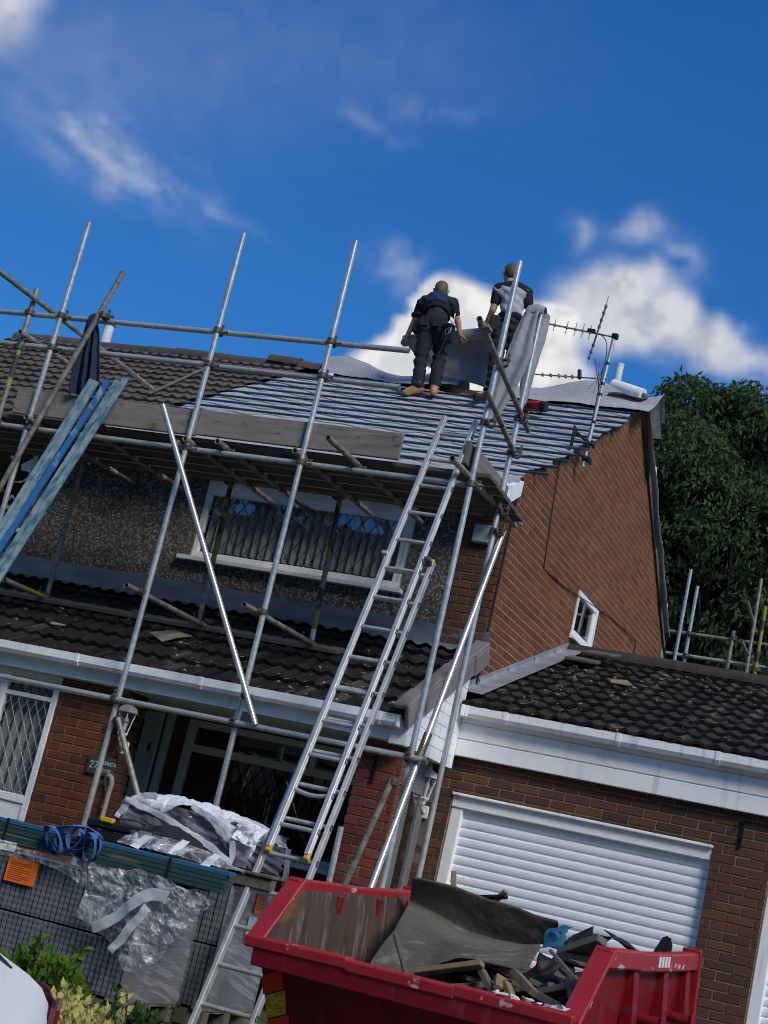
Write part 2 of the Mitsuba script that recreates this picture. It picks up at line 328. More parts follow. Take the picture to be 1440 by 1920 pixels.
P('door_slat_white', lambda p, n, uv: C3(0.76, 0.79, 0.84) * (0.92 + 0.08 * fbm(p.x * 2, p.y * 8, p.z * 60, 3)), 0.38, spec=0.5)
P('lead', lambda p, n, uv: mix((0.15, 0.165, 0.19), (0.42, 0.43, 0.46), fbm(p.x * 5, p.y * 5, p.z * 9, 4)), 0.5, 0.35)
bumped('lead', lambda p, n, uv: fbm(p.x * 16, p.y * 16, p.z * 16, 3), 0.008, 4e-3)
P('blue_lead', lambda p, n, uv: mix((0.075, 0.095, 0.13), (0.21, 0.24, 0.29), fbm(p.x * 4, p.y * 6, p.z * 10, 4)), 0.5, 0.35)
bumped('blue_lead', lambda p, n, uv: fbm(p.x * 14, p.y * 14, p.z * 20, 3), 0.008, 4e-3)
P('verge_plastic', (0.19, 0.162, 0.16), 0.55)
P('black_plastic', (0.012, 0.012, 0.013), 0.45)
P('black_iron', (0.008, 0.008, 0.009), 0.5, 0.3)
scene['mat_window_glass'] = {'type': 'thindielectric', 'int_ior': 1.5}
D('dark_room', (0.02, 0.021, 0.024))
D('blind_fabric', lambda p, n, uv: C3(0.36, 0.385, 0.40) * (0.8 + 0.4 * noise(p.x * 6, 1, 2)))
D('pale_blind_fabric', (0.34, 0.36, 0.37))
D('lattice_lead', (0.014, 0.015, 0.017))
P('pale_lattice', (0.34, 0.37, 0.40), 0.5, 0.3)
D('curtain_dark', (0.05, 0.055, 0.065))
D('ornament_white', (0.4, 0.43, 0.46))
P('aluminium', lambda p, n, uv: C3(0.52, 0.53, 0.535) * (0.65 + 0.45 * fbm(p.x * 22, p.y * 22, p.z * 8, 3)), 0.40, 0.45)
P('yellow_plastic', (0.55, 0.36, 0.02), 0.5)
def skip_red(p, n, uv):
    a = fbm(p.x * 5, p.y * 5, p.z * 5, 5); s = fbm(p.x * 34, p.y * 34, p.z * 4, 4); b = fbm(p.x * 9, p.y * 9, p.z * 9, 4)
    c = mix((0.13, 0.0025, 0.006), (0.22, 0.006, 0.011), a)
    c = mix(c, (0.20, 0.04, 0.04), 0.4 * smoothstep(0.60, 0.74, s))
    c = mix(c, (0.10, 0.03, 0.03), 0.7 * smoothstep(0.70, 0.75, b))
    return mix(c, (0.50, 0.44, 0.43), smoothstep(0.79, 0.81, fbm(p.x * 15, p.y * 15, p.z * 6, 4)))
P('skip_red_paint', skip_red, 0.5, spec=0.35)
bumped('skip_red_paint', lambda p, n, uv: fbm(p.x * 9, p.y * 9, p.z * 9, 4), 0.006, 4e-3)
P('skip_rim_paint', lambda p, n, uv: mix(mix((0.27, 0.010, 0.016), (0.36, 0.024, 0.030), fbm(p.x * 8, p.y * 8, p.z * 8, 4)), (0.50, 0.34, 0.32), smoothstep(0.69, 0.76, fbm(p.x * 16, p.y * 16, p.z * 16, 4))), 0.42)
def skip_in(p, n, uv):
    a = fbm(p.x * 6, p.y * 16, p.z * 3, 5); s = fbm(p.x * 40, p.y * 40, p.z * 3.2, 4); b = fbm(p.x * 4, p.y * 5, p.z * 5, 4)
    c = mix((0.035, 0.024, 0.018), (0.12, 0.078, 0.056), a); c = mix(c, (0.20, 0.09, 0.02), 0.8 * smoothstep(0.60, 0.76, b))
    c = mix(c, (0.20, 0.17, 0.155), 0.6 * smoothstep(0.58, 0.72, s))
    return mix(c, (0.62, 0.60, 0.58), smoothstep(0.73, 0.755, fbm(p.x * 12, p.y * 12, p.z * 6, 4)))
P('skip_rusty_lining', skip_in, 0.75)
P('reflective_yellow', lambda p, n, uv: mix((0.42, 0.26, 0.01), (0.62, 0.43, 0.03), smoothstep(0.4, 0.6, noise(p.x * 60, p.y * 60, p.z * 110))), 0.4)
P('reflective_red', (0.62, 0.035, 0.012), 0.4)
P('white_rubble', (0.62, 0.61, 0.6), 0.9)
def bitumen(p, n, uv):
    s = fbm(p.x * 3, p.y * 3, p.z * 5, 5); f = noise(p.x * 90, p.y * 90, p.z * 90); w = fbm(p.x * 7, p.y * 12, p.z * 7, 4)
    return mix(mix((0.048, 0.043, 0.035), (0.125, 0.112, 0.092), s), (0.21, 0.195, 0.16), 0.6 * smoothstep(0.58, 0.75, w)) * (0.8 + 0.4 * f)
P('old_roofing_felt', bitumen, 0.9)
bumped('old_roofing_felt', lambda p, n, uv: fbm(p.x * 18, p.y * 18, p.z * 18, 4), 0.008, 4e-3)
P('black_felt', lambda p, n, uv: C3(0.008, 0.008, 0.009) * (0.6 + 0.9 * fbm(p.x * 8, p.y * 8, p.z * 8, 4)), 0.6)
def old_wood(p, n, uv):
    g = fbm(p.x * 30, p.y * 30, p.z * 30, 4); b = fbm(p.x * 4, p.y * 4, p.z * 4, 3)
    return mix((0.045, 0.036, 0.028), (0.20, 0.17, 0.135), 0.5 * g + 0.5 * b)
P('old_timber', old_wood, 0.9)
P('fresh_timber', lambda p, n, uv: mix((0.17, 0.11, 0.06), (0.30, 0.20, 0.115), fbm(p.x * 20, p.y * 20, p.z * 20, 3)), 0.85)
P('mossy_plank', lambda p, n, uv: mix((0.085, 0.075, 0.06), (0.23, 0.20, 0.15), fbm(p.x * 3, p.y * 25, p.z * 25, 4)), 0.9)
def film_w(p, n, uv):
    s = fbm(p.x * 30 + 14 * noise(p.x * 5, p.z * 5, 1), p.y * 20, p.z * 9, 4); t = fbm(p.x * 4, p.y * 4, p.z * 5, 3); r = dr.abs(noise(p.x * 13 + 5 * noise(p.z * 9, p.x * 7), p.z * 19, p.y * 9) - 0.5)
    return dr.clip(0.12 + 0.50 * smoothstep(0.42, 0.8, s) * (0.3 + t) + 0.34 * (1 - smoothstep(0.0, 0.06, r)), 0, 0.85)
scene['mat_plastic_film'] = {'type': 'blendbsdf', 'weight': proc(film_w), 'a': {'type': 'thindielectric', 'int_ior': 1.5},
                         'b': {'type': 'twosided', 'bsdf': {'type': 'principled', 'base_color': rgb(0.72, 0.75, 0.77), 'roughness': 0.2, 'specular': 0.7}}}
def wrap_w(p, n, uv):
    q = p.x + p.y; s = fbm(q * 3.0, p.z * 42 + 9 * q + 0.8 * noise(q * 3, p.z * 3), 3, 4)
    return dr.clip(0.22 + 0.30 * smoothstep(0.48, 0.75, s), 0, 0.9)
scene['mat_stretch_wrap'] = {'type': 'blendbsdf', 'weight': proc(wrap_w), 'a': {'type': 'thindielectric', 'int_ior': 1.45},
                         'b': {'type': 'twosided', 'bsdf': {'type': 'principled', 'base_color': rgb(0.42, 0.41, 0.44), 'roughness': 0.28, 'specular': 0.5}}}
P('white_polythene', lambda p, n, uv: C3(0.70, 0.72, 0.75) * (0.85 + 0.25 * fbm(p.x * 6, p.y * 6, p.z * 6, 3)), 0.25, spec=0.6)
P('white_tape', lambda p, n, uv: C3(0.50, 0.54, 0.57) * (0.6 + 0.6 * fbm(p.x * 14, p.y * 14, p.z * 14, 3)), 0.3)
P('slate_tile_edge', lambda p, n, uv: C3(0.112, 0.124, 0.148) * (0.7 + 0.6 * fbm(p.x * 12, p.y * 12, p.z * 12, 3)), 0.7)
P('packed_tile', lambda p, n, uv: C3(0.135, 0.125, 0.135) * (0.8 + 0.35 * fbm(p.x * 5, p.y * 5, p.z * 20, 3)), 0.55)
P('orange_paper', (0.78, 0.16, 0.012), 0.6)
P('orange_print', (0.20, 0.045, 0.01), 0.6)
P('blue_webbing', lambda p, n, uv: C3(0.055, 0.13, 0.33) * (0.75 + 0.5 * noise(p.x * 150, p.y * 150, p.z * 150)), 0.75)
P('black_bag_cloth', lambda p, n, uv: C3(0.016, 0.016, 0.019) * (0.7 + 0.7 * fbm(p.x * 14, p.y * 14, p.z * 14, 3)), 0.8)
P('skin', lambda p, n, uv: C3(0.44, 0.245, 0.175) * (0.9 + 0.2 * fbm(p.x * 20, p.y * 20, p.z * 20, 2)), 0.5)
P('fair_hair', lambda p, n, uv: C3(0.13, 0.085, 0.048) * (0.6 + 0.8 * noise(p.x * 160, p.y * 160, p.z * 40)), 0.6)
P('brown_hair', lambda p, n, uv: C3(0.085, 0.055, 0.038) * (0.6 + 0.8 * noise(p.x * 160, p.y * 160, p.z * 40)), 0.6)
P('navy_cloth', lambda p, n, uv: C3(0.016, 0.026, 0.062) * (0.75 + 0.5 * fbm(p.x * 30, p.y * 30, p.z * 30, 3)), 0.9, sheen=0.4)
P('dark_work_cloth', lambda p, n, uv: C3(0.013, 0.016, 0.024) * (0.75 + 0.5 * fbm(p.x * 30, p.y * 30, p.z * 30, 3)), 0.9, sheen=0.4)
P('charcoal_cloth', lambda p, n, uv: C3(0.024, 0.023, 0.021) * (0.75 + 0.5 * fbm(p.x * 20, p.y * 20, p.z * 20, 3)), 0.9, sheen=0.4)
P('grey_cloth', lambda p, n, uv: C3(0.36, 0.36, 0.39) * (0.85 + 0.3 * fbm(p.x * 20, p.y * 20, p.z * 20, 3)), 0.9, sheen=0.3)
P('black_cloth', (0.012, 0.011, 0.012), 0.9)
P('tan_leather', lambda p, n, uv: C3(0.32, 0.165, 0.065) * (0.7 + 0.6 * fbm(p.x * 30, p.y * 30, p.z * 30, 3)), 0.7)
P('red_plastic', (0.42, 0.022, 0.018), 0.4)
P('metal_bright', (0.6, 0.6, 0.6), 0.3, 0.9)
P('car_white', (0.74, 0.75, 0.75), 0.22, clearcoat=1.0, clearcoat_gloss=0.95, spec=0.5)
P('car_glass', (0.012, 0.014, 0.016), 0.06, spec=0.6)
P('lamp_red', (0.11, 0.004, 0.012), 0.12, spec=0.7, clearcoat=1.0)
P('rubber', (0.015, 0.015, 0.016), 0.8)
def leaf(name, a, b, tr):
    scene['mat_' + name] = {'type': 'principledthin', 'base_color': proc(lambda p, n, uv: mix(a, b, 0.55 * noise(p.x * 24, p.y * 24, p.z * 24) + 0.45 * fbm(p.x * 1.6, p.y * 1.6, p.z * 1.6, 2))), 'roughness': 0.5, 'diff_trans': tr, 'spec_trans': 0.0}
leaf('tree_leaf', (0.034, 0.070, 0.030), (0.125, 0.185, 0.075), 0.7)
leaf('shrub_leaf', (0.05, 0.115, 0.015), (0.16, 0.27, 0.03), 0.6)
leaf('shrub_leaf_dark', (0.022, 0.060, 0.020), (0.06, 0.13, 0.04), 0.5)
leaf('shrub_leaf_gold', (0.50, 0.45, 0.10), (0.66, 0.62, 0.30), 0.6)
D('bark', lambda p, n, uv: mix((0.03, 0.025, 0.02), (0.08, 0.065, 0.05), fbm(p.x * 9, p.y * 9, p.z * 3, 3)))
P('lantern_white', (0.62, 0.60, 0.62), 0.5)
P('lantern_grey', (0.20, 0.20, 0.21), 0.5)
P('sign_slate', (0.045, 0.053, 0.058), 0.6)
P('sign_letter', (0.55, 0.56, 0.56), 0.5)
P('cream_pipe', (0.36, 0.30, 0.24), 0.5)
P('alarm_plastic', (0.30, 0.33, 0.31), 0.5)
P('lawn', lambda p, n, uv: mix((0.03, 0.055, 0.014), (0.07, 0.10, 0.03), fbm(p.x * 9, p.y * 9, p.z, 4)), 0.95)
P('asphalt', lambda p, n, uv: C3(0.055, 0.055, 0.057) * (0.7 + 0.6 * fbm(p.x * 50, p.y * 50, 1, 3)), 0.9)
P('paving', lambda p, n, uv: C3(0.11, 0.10, 0.092) * (0.7 + 0.5 * fbm(p.x * 20, p.y * 20, 1, 3)), 0.9)
P('teal_rag', (0.012, 0.10, 0.17), 0.6)
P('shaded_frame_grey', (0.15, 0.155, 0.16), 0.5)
# ------------------------------------------------------------------ ground
def ground_z(x, y):
    t = np.clip((y + 9.5) / 5.0, 0, 1); t = t * t * (3 - 2 * t)
    return 0.45 * t
gx = np.concatenate([np.linspace(-400, -14, 14), np.linspace(-12, 12, 49), np.linspace(14, 400, 14)]); gy = np.concatenate([np.linspace(-400, -18, 12), np.linspace(-16, 12, 57), np.linspace(14, 400, 14)])
GX, GY = np.meshgrid(gx, gy, indexing='ij'); GZ = ground_z(GX, GY)
struct('lawn', grid(np.stack([GX, GY, GZ], -1)), 'lawn', True, label='grass of the front garden and the ground round the house')
nx, ny = 20, 40
X_, Y_ = np.meshgrid(np.linspace(0.75, 5.6, nx), np.linspace(-9.4, -0.28, ny), indexing='ij')
struct('driveway', grid(np.stack([X_, Y_, ground_z(X_, Y_) + 0.006], -1)), 'paving', True)
X_, Y_ = np.meshgrid(np.linspace(-60, 60, 2), np.linspace(-17, -9.6, 2), indexing='ij')
struct('road', grid(np.stack([X_, Y_, 0 * X_ + 0.005], -1)), 'asphalt')

# ------------------------------------------------------------------ walls of bricks
BRICK = {a: share(cbox(*s, 0.004)) for a, s in dict(x=(0.03, 0.2145, 0.0645), y=(0.2145, 0.03, 0.0645)).items()}
def brickwork(holder, face, c, region, m, most=300, near=None, jit=0.002):
    """bricks laid in stretcher bond over a region (polygon in u, z); face 'x' looks to +x at x = c, face 'y' looks to -y at y = c"""
    u0, z0, u1, z1 = region.bounds
    todo = []
    for j in range(int(z0 / 0.075) - 1, int(z1 / 0.075) + 1):
        par = j % 2
        for k in range(int((u0 + c) / 0.225) - 2, int((u1 + c) / 0.225) + 2):
            a = 0.225 * (k - 0.5 * par) - c; r = sbox(a + 0.00525, j * 0.075 + 0.00525, a + 0.21975, j * 0.075 + 0.06975)
            if not region.intersects(r): continue
            g = region.intersection(r)
            if g.area < 0.0016 or g.geom_type != 'Polygon': continue
            todo.append((a + 0.1125, j * 0.075 + 0.0375, g, g.area > 0.99 * r.area))
    todo.sort(key=near or (lambda t: t[0]))
    rest = []
    for i, (u, z, g, whole) in enumerate(todo):
        e = rnd.uniform(-jit, jit); ra = rnd.uniform(-0.008, 0.008)
        if face == 'x': M = mat((c - 0.015 + e, u, z), rx=ra)
        else: M = mat((u, c + 0.015 + e, z), ry=ra)
        if whole and i < most: part(holder, 'brick', BRICK[face], m, M=M); continue
        if whole: rest.append(moved(cbox(*((0.03, 0.2145, 0.0645) if face == 'x' else (0.2145, 0.03, 0.0645)), 0.004), M)); continue
        q = prism(g, 'x', c - 0.03 + e, c + e) if face == 'x' else prism(g, 'y', c + e, c + 0.03 + e)
        if i < most: part(holder, 'brick', q, m)
        else: rest.append(q)
    if rest: part(holder, 'brickwork', cat(rest), m, kind='stuff')

house = thing('house', 'semi-detached brick house with its roof stripped to felt and blue battens', 'house')
# gable end wall, x = 0
gw = key(house + '__gable_wall')
GP = Polygon([(0, 3.2), (7.75, 3.2), (7.75, 5.62), (4.1, 7.66), (0, 5.42)])
hole = sbox(2.9, 4.62, 3.92, 5.15)
put(gw, prism(Polygon([(0.03, 0.3), (8.2, 0.3), (8.2, 5.40), (4.1, 7.62), (0.03, 5.37)], [[(2.9, 4.62), (2.9, 5.15), (3.92, 5.15), (3.92, 4.62)]]), 'x', -0.25, -0.004), 'mortar')
brickwork(gw, 'x', 0.0, GP.difference(hole).buffer(0), 'gable_brick', near=lambda t: t[0] * 0.8 - t[1] * 0.2)
for pts in ([(0.012, 1.16, 6.02), (0.012, 1.25, 5.5), (0.012, 1.37, 4.95), (0.012, 2.2, 4.99), (0.012, 4.6, 5.21), (0.012, 6.05, 5.26), (0.012, 6.1, 4.9), (0.012, 6.1, 4.5)],):
    part(house, 'cable', hose(pts, 0.006, 6), 'black_plastic', True)
part(house, 'downpipe', rod((0.02, 0.02, 3.3), (0.02, 0.03, 5.3), 0.010, 8), 'black_plastic', True)
# small gable window
gwin = key(house + '__gable_window'); labels[gwin] = {'label': 'small white gable window just above the garage ridge'}
y0, y1, z0, z1 = 2.92, 3.90, 4.64, 5.13
fr = [cb(-0.04, 0.014, y0, y1, z0, z0 + 0.06), cb(-0.04, 0.014, y0, y1, z1 - 0.06, z1), cb(-0.041, 0.013, y0, y0 + 0.05, z0 + 0.058, z1 - 0.058), cb(-0.041, 0.013, y1 - 0.10, y1, z0 + 0.058, z1 - 0.058),
      cb(-0.05, 0.004, y1 - 0.17, y1 - 0.102, z0 + 0.058, z1 - 0.058)]
put(gwin, cat(fr), 'white_upvc', 30)
part(gwin, 'glass', box(-0.008, -0.004, y0 + 0.045, y1 - 0.10, z0 + 0.055, z1 - 0.055), 'window_glass')
part(gwin, 'room', box(-0.9, -0.245, y0 - 0.2, y1 + 0.2, z0 - 0.2, z1 + 0.2), 'dark_room')
part(gwin, 'sill', cb(-0.02, 0.05, y0 - 0.04, y1 + 0.04, z0 - 0.05, z0 - 0.004), 'white_upvc')
# corner brick pier of the front
cp = key(house + '__corner_pier'); put(cp, box(-0.45, -0.255, 0.008, 0.2, 3.4, 5.35), 'dark_mortar')
part(house, 'corner_return', box(-0.256, -0.012, 0.008, 0.2, 3.4, 5.35), 'dark_mortar')
brickwork(cp, 'y', 0.0, sbox(-0.45, 3.55, -0.002, 5.36), 'brown_brick')
# pebbledashed front
def wall_with_hole(x0, x1, z0, z1, y0, y1, hx0, hx1, hz0, hz1):
    return cat(box(x0, hx0, y0, y1, z0, z1), box(hx1, x1, y0, y1, z0, z1), box(hx0, hx1, y0 + 0.001, y1, z0, hz0), box(hx0, hx1, y0 + 0.001, y1, hz1, z1))
part(house, 'pebbledash_wall', wall_with_hole(-4.12, -0.452, 3.4, 5.36, 0.012, 0.25, -3.12, -0.89, 4.25, 5.3), 'pebbledash')
part(house, 'side_wall', box(-8.7, -0.26, 7.95, 8.2, 0.3, 5.4), 'mortar')
part(house, 'loft_floor', box(-8.7, -0.26, 0.26, 7.94, 5.2, 5.25), 'dark_room')

def lattice(x0, x1, z0, z1, y, step, slope=1.55, r=0.0032):
    out, reg = [], sbox(x0, z0, x1, z1)
    from shapely.geometry import LineString
    for s in (slope, -slope):
        n = int((x1 - x0 + (z1 - z0) / slope) / step) + 2
        for i in range(-1, n + int((z1 - z0) / slope / step) + 2):
            xs = x0 + i * step - ((z1 - z0) / slope if s > 0 else 0)
            l = LineString([(xs, z0), (xs + (z1 - z0) / s + 0.0, z1)]).intersection(reg) if s > 0 else LineString([(xs, z0), (xs - (z1 - z0) / slope, z1)]).intersection(reg)
            if l.is_empty or l.length < 0.02: continue
            (a, b), (c, d) = l.coords[0], l.coords[-1]
            out.append(bar((a, y, b), (c, y, d), 0.004, 2 * r, 0.0005, hint=(0, 1, 0)))
    return cat(out)
def blinds(holder, x0, x1, z0, z1, y, m, ang=0.9, pitch=0.085):
    s = share(box(-0.044, 0.044, -0.001, 0.001, z0, z1))
    n = int((x1 - x0) / pitch)
    for i in range(n):
        part(holder, 'blind_slat', s, m, M=mat((x0 + (i + 0.5) * pitch, y, 0), rz=ang + rnd.uniform(-0.12, 0.12)))
# upper window
uw = key(house + '__upper_window')
x0, x1, z0, z1 = -3.12, -0.89, 4.25, 5.30
F = lambda a, b, c, d, o=0.0, y=0.03: cb(a, b, y - o, y + 0.06, c, d, 0.006)
put(uw, cat(F(x0, x1, z0, z0 + 0.07), F(x0, x1, z1 - 0.06, z1), F(x0, x0 + 0.065, z0 + 0.068, z1 - 0.058, -0.002), F(x1 - 0.065, x1, z0 + 0.068, z1 - 0.058, -0.002),
            F(x0 + 0.064, x1 - 0.064, 4.90, 4.985, 0.004), F(-2.18, -2.10, 4.984, z1 - 0.058, 0.004), F(-2.10, -2.02, 4.984, z1 - 0.058, 0.002),
            F(x0 + 0.064, x1 - 0.064, 4.984, 5.05, 0.018), F(x1 - 0.115, x1 - 0.064, z0 + 0.068, 4.90, -0.01)), 'old_white_upvc', 30)
part(uw, 'sill', cb(x0 - 0.1, x1 + 0.03, -0.06, 0.03, z0 - 0.045, z0 - 0.002), 'old_white_upvc')
part(uw, 'glass', box(x0 + 0.05, x1 - 0.05, 0.062, 0.066, z0 + 0.05, z1 - 0.05), 'window_glass')
part(uw, 'lattice', lattice(x0 + 0.06, x1 - 0.11, z0 + 0.065, 4.905, 0.056, 0.14), 'lattice_lead', kind='stuff')
part(uw, 'lattice', lattice(x0 + 0.06, x1 - 0.06, 5.05, z1 - 0.05, 0.056, 0.14), 'lattice_lead', kind='stuff')
blinds(uw, x0 + 0.06, x1 - 0.06, z0 + 0.1, z1 - 0.1, 0.15, 'blind_fabric', 0.95)
part(uw, 'room', box(x0 - 0.2, x1 + 0.2, 0.30, 1.2, z0 - 0.1, z1 + 0.1), 'dark_room')

# ------------------------------------------------------------------ main roof
TAN = 0.546
def roof_pt(x, y, h=0.0):
    s = 1 / math.hypot(1, TAN); return np.array([x, y - h * TAN * s, 5.45 + TAN * y + h * s])
RA = math.atan(TAN)
rf = key(house + '__roof'); labels[rf] = {'label': 'stripped roof slope with pale felt and blue battens'}
xs, ys = np.linspace(-4.5, 0.06, 64), np.linspace(-0.36, 3.72, 82)
XX, YY = np.meshgrid(xs, ys, indexing='ij')
nz = meshkit.fbm(np.stack([XX * 1.7, YY * 2.3, 0 * XX], -1), 4, 2) - 0.5
sag = 0.010 * np.cos((YY - 0.13) / 0.3 * 2 * np.pi + np.pi) - 0.012 * np.cos(XX / 0.45 * 2 * np.pi) + 0.055 * nz
edge = np.interp(YY, [-.36, -0.2, .35, .6, .9, 1.2, 1.5, 2, 2.5, 3.0, 3.72], [-.02, .06, -.02, .10, .04, .09, .02, .10, .05, .1, -.02]) + 0.03 * (meshkit.noise(np.stack([YY * 9, 0 * YY, 0 * YY], -1), 6) - 0.5)
XX = np.where(XX > -0.8, -0.8 + (XX + 0.8) / 0.86 * (0.8 + edge), XX)
FP = np.stack([XX, YY, 5.45 + TAN * YY + 0.012 + sag], -1)
put(rf, sheet(FP, 0.002), 'breather_felt', True)
REND = [.249, .248, .222, .223, .206, .185, .172, .161, .159, .16, .142, .102, .06]
for k, xe in enumerate(REND):
    y = 0.13 + 0.3 * k
    if k == 12: xe = -3.2
    a, b = roof_pt(-4.47 + rnd.uniform(-0.05, 0.16), y, 0.036), roof_pt(xe, y + rnd.uniform(-.008, .008), 0.036)
    cuts = [0] + sorted(rnd.uniform(0.25, 0.75) for _ in range(1)) + [1]
    for t0, t1 in zip(cuts, cuts[1:]):
        o = rnd.uniform(-0.004, 0.004)
        part(rf, 'batten', bar(a + (b - a) * t0 + [0.002, o, o * TAN], a + (b - a) * t1 + [-0.002, o, o * TAN], 0.038, 0.022, 0.002, hint=(0, -TAN, 1)), 'blue_batten')
# faint purple maker's strips printed on the membrane, too far to read
for x, y in ((-3.3, 2.27), (-2.9, 1.62), (-2.2, 0.76), (-3.5, 0.9), (-1.5, 2.6), (-1.4, 1.1), (-0.8, 2.0), (-0.6, 1.4), (-2.6, 0.45), (-1.9, 1.95)):
    for q in range(4):
        xx = x + q * 0.055; a, b = roof_pt(xx, y, 0.035), roof_pt(xx + 0.03, y + 0.055, 0.035)
        part(rf, 'print_mark', bar(a, b, 0.012, 0.002, 0.0003, hint=(0, -TAN, 1)), 'felt_print')
part(rf, 'rear_slope', box(-8.6, 0.02, 0, 4.95, -0.03, 0.0), 'black_felt', M=mat((0, 4.12, 7.64), rx=-math.atan(0.546)))
for i in range(10):
    x = -4.2 + i * 0.46
    part(rf, 'rafter', bar((x, -0.1, 5.30), (x, 4.09, 5.30 + 4.19 * TAN), 0.045, 0.1), 'old_timber')
part(rf, 'ridge_board', box(-4.4, 0.0, 4.07, 4.11, 7.5, 7.66), 'fresh_timber')
# loose membrane along the ridge
def ridge_felt(xa, xb, ylo, hump, seed, drop=0.5, lift=0.03):
    u = np.linspace(0, 1, 40); v = np.linspace(0, 1, 20); U, V = np.meshgrid(u, v, indexing='ij')
    Yv = ylo + (4.12 + drop - ylo) * V; Zr = np.where(Yv < 4.12, 5.45 + TAN * Yv, 5.45 + TAN * 4.12 - 0.55 * (Yv - 4.12))
    Zv = Zr + lift + hump * np.exp(-((Yv - 4.1) / 0.22) ** 2) * (0.75 + 0.5 * np.sin(U * 7 + seed))
    Pn = np.stack([xa + (xb - xa) * U, Yv, Zv], -1)
    return sheet(wob(Pn, 0.06, 3.0, seed, (0, 0, 1)), 0.003)
part(rf, 'ridge_felt', ridge_felt(-4.12, -2.25, 3.82, 0.17, 1), 'breather_felt', True)
part(rf, 'ridge_felt', ridge_felt(-1.62, 0.17, 3.62, 0.16, 4, 0.5, 0.05), 'breather_felt', True)
part(rf, 'ridge_felt', ridge_felt(-0.75, 0.22, 3.50, 0.10, 6, 0.3, 0.075), 'breather_felt', True)
u = np.linspace(0, 1, 60); v = np.linspace(0, 1, 5); U, V = np.meshgrid(u, v, indexing='ij')
v = np.linspace(0, 1, 9); U, V = np.meshgrid(u, v, indexing='ij'); Yv = 4.0 + 3.75 * U; wid = np.interp(u, [0, .1, .24, .25, .30, .33, .45, .55, .56, .62, .7, .82, .83, .95, 1.0], [.13, .17, .20, .05, .06, .09, .12, .12, .06, .05, .10, .17, .07, .08, .06])[:, None]
Pn = np.stack([np.minimum(-0.04 + 0.5 * V, 0.045) + 0.03 * V + 0.25 * wid * V ** 2, Yv + 0 * V, 5.45 + TAN * 4.12 - 0.546 * (Yv - 4.12) + 0.04 - 1.3 * wid * np.clip(V - 0.17, 0, 1)], -1)
part(rf, 'verge_felt', sheet(wob(Pn, 0.05, 4, 3), 0.003), 'pale_felt', True)
part(rf, 'verge_board', prism([(4.1, 7.56), (7.8, 5.55), (7.8, 5.62), (4.1, 7.66)], 'x', 0.004, 0.03), 'dark_mortar')
# eaves
part(rf, 'eaves_fascia', cb(-8.6, 0.0, -0.32, -0.30, 5.12, 5.30), 'white_upvc')
part(rf, 'eaves_soffit', box(-8.6, 0.0, -0.30, 0.0, 5.30, 5.312), 'old_white_upvc')
part(rf, 'eaves_end', prism([(-0.34, 5.10), (-0.02, 5.28), (-0.02, 5.42), (-0.34, 5.27)], 'x', 0.004, 0.07), 'white_upvc')
part(rf, 'eaves_gutter', moved(prism([(0, 0), (.1, 0), (.11, .07), (.1, .07), (.09, .012), (.012, .012), (.004, .07), (-.006, .07)], 'y', -8.6, 0.1), mat((0, -0.43, 5.19), rz=math.pi / 2) @ mat((0, 0, 0))) if False else cb(-8.6, 0.05, -0.43, -0.33, 5.16, 5.23, 0.02), 'white_upvc', 30)

# ------------------------------------------------------------------ interlocking tiles
def tile_mesh(w, L, amp, drop, rolls=2, seg=18, th=0.014):
    u = np.linspace(0, 1, seg + 1); prof = amp * (0.5 - 0.5 * np.cos(2 * np.pi * rolls * u)) ** 1.9
    top = [np.column_stack([u * w, np.full(seg + 1, y), prof + drop * (1 - y / L)]) for y in (0, L)]
    front = np.column_stack([u * w, np.full(seg + 1, 0.0), np.minimum(prof + drop - 0.030, prof * 0.9 + drop - th - 0.012)])
    v = np.vstack([top[0], top[1], front]); n = seg + 1; f = []
    for i in range(seg): f += [[i, i + 1, n + i + 1], [i, n + i + 1, n + i], [2 * n + i, 2 * n + i + 1, i + 1], [2 * n + i, i + 1, i]]
    return mesh(v, f)
TILES = [share(moved(tile_mesh(0.302, 0.42, a, 0.044), mat((0, 0, 0), rx=rx)), 35) for a, rx in ((0.022, 0.0), (0.024, 0.003), (0.021, -0.003))]
def tiled(holder, x0, n, rows, base, tan, m, gauge=0.3, miss=lambda x, y: False, shift=0.0):
    a = math.atan(tan)
    for r in range(rows):
        for i in range(n):
            x = x0 + i * 0.30 + (r % 2) * shift; y = base[0] + r * gauge
            if miss(x, y): continue
            part(holder, 'roof_tile', TILES[rnd.randrange(3)], m, M=mat((x, y + rnd.uniform(-.006, .006), base[1] + tan * (y - base[0]) + rnd.uniform(-.003, .003)), rx=a, rz=rnd.uniform(-.012, .012)))
def half_round(L, r, th=0.014, n=12, a0=0.05, a1=math.pi - 0.05):
    an = np.linspace(a0, a1, n)
    o = np.column_stack([np.cos(an) * r, np.sin(an) * r]); i = np.column_stack([np.cos(an[::-1]) * (r - th), np.sin(an[::-1]) * (r - th)])
    return prism(np.vstack([o, i]), 'x', 0, L)

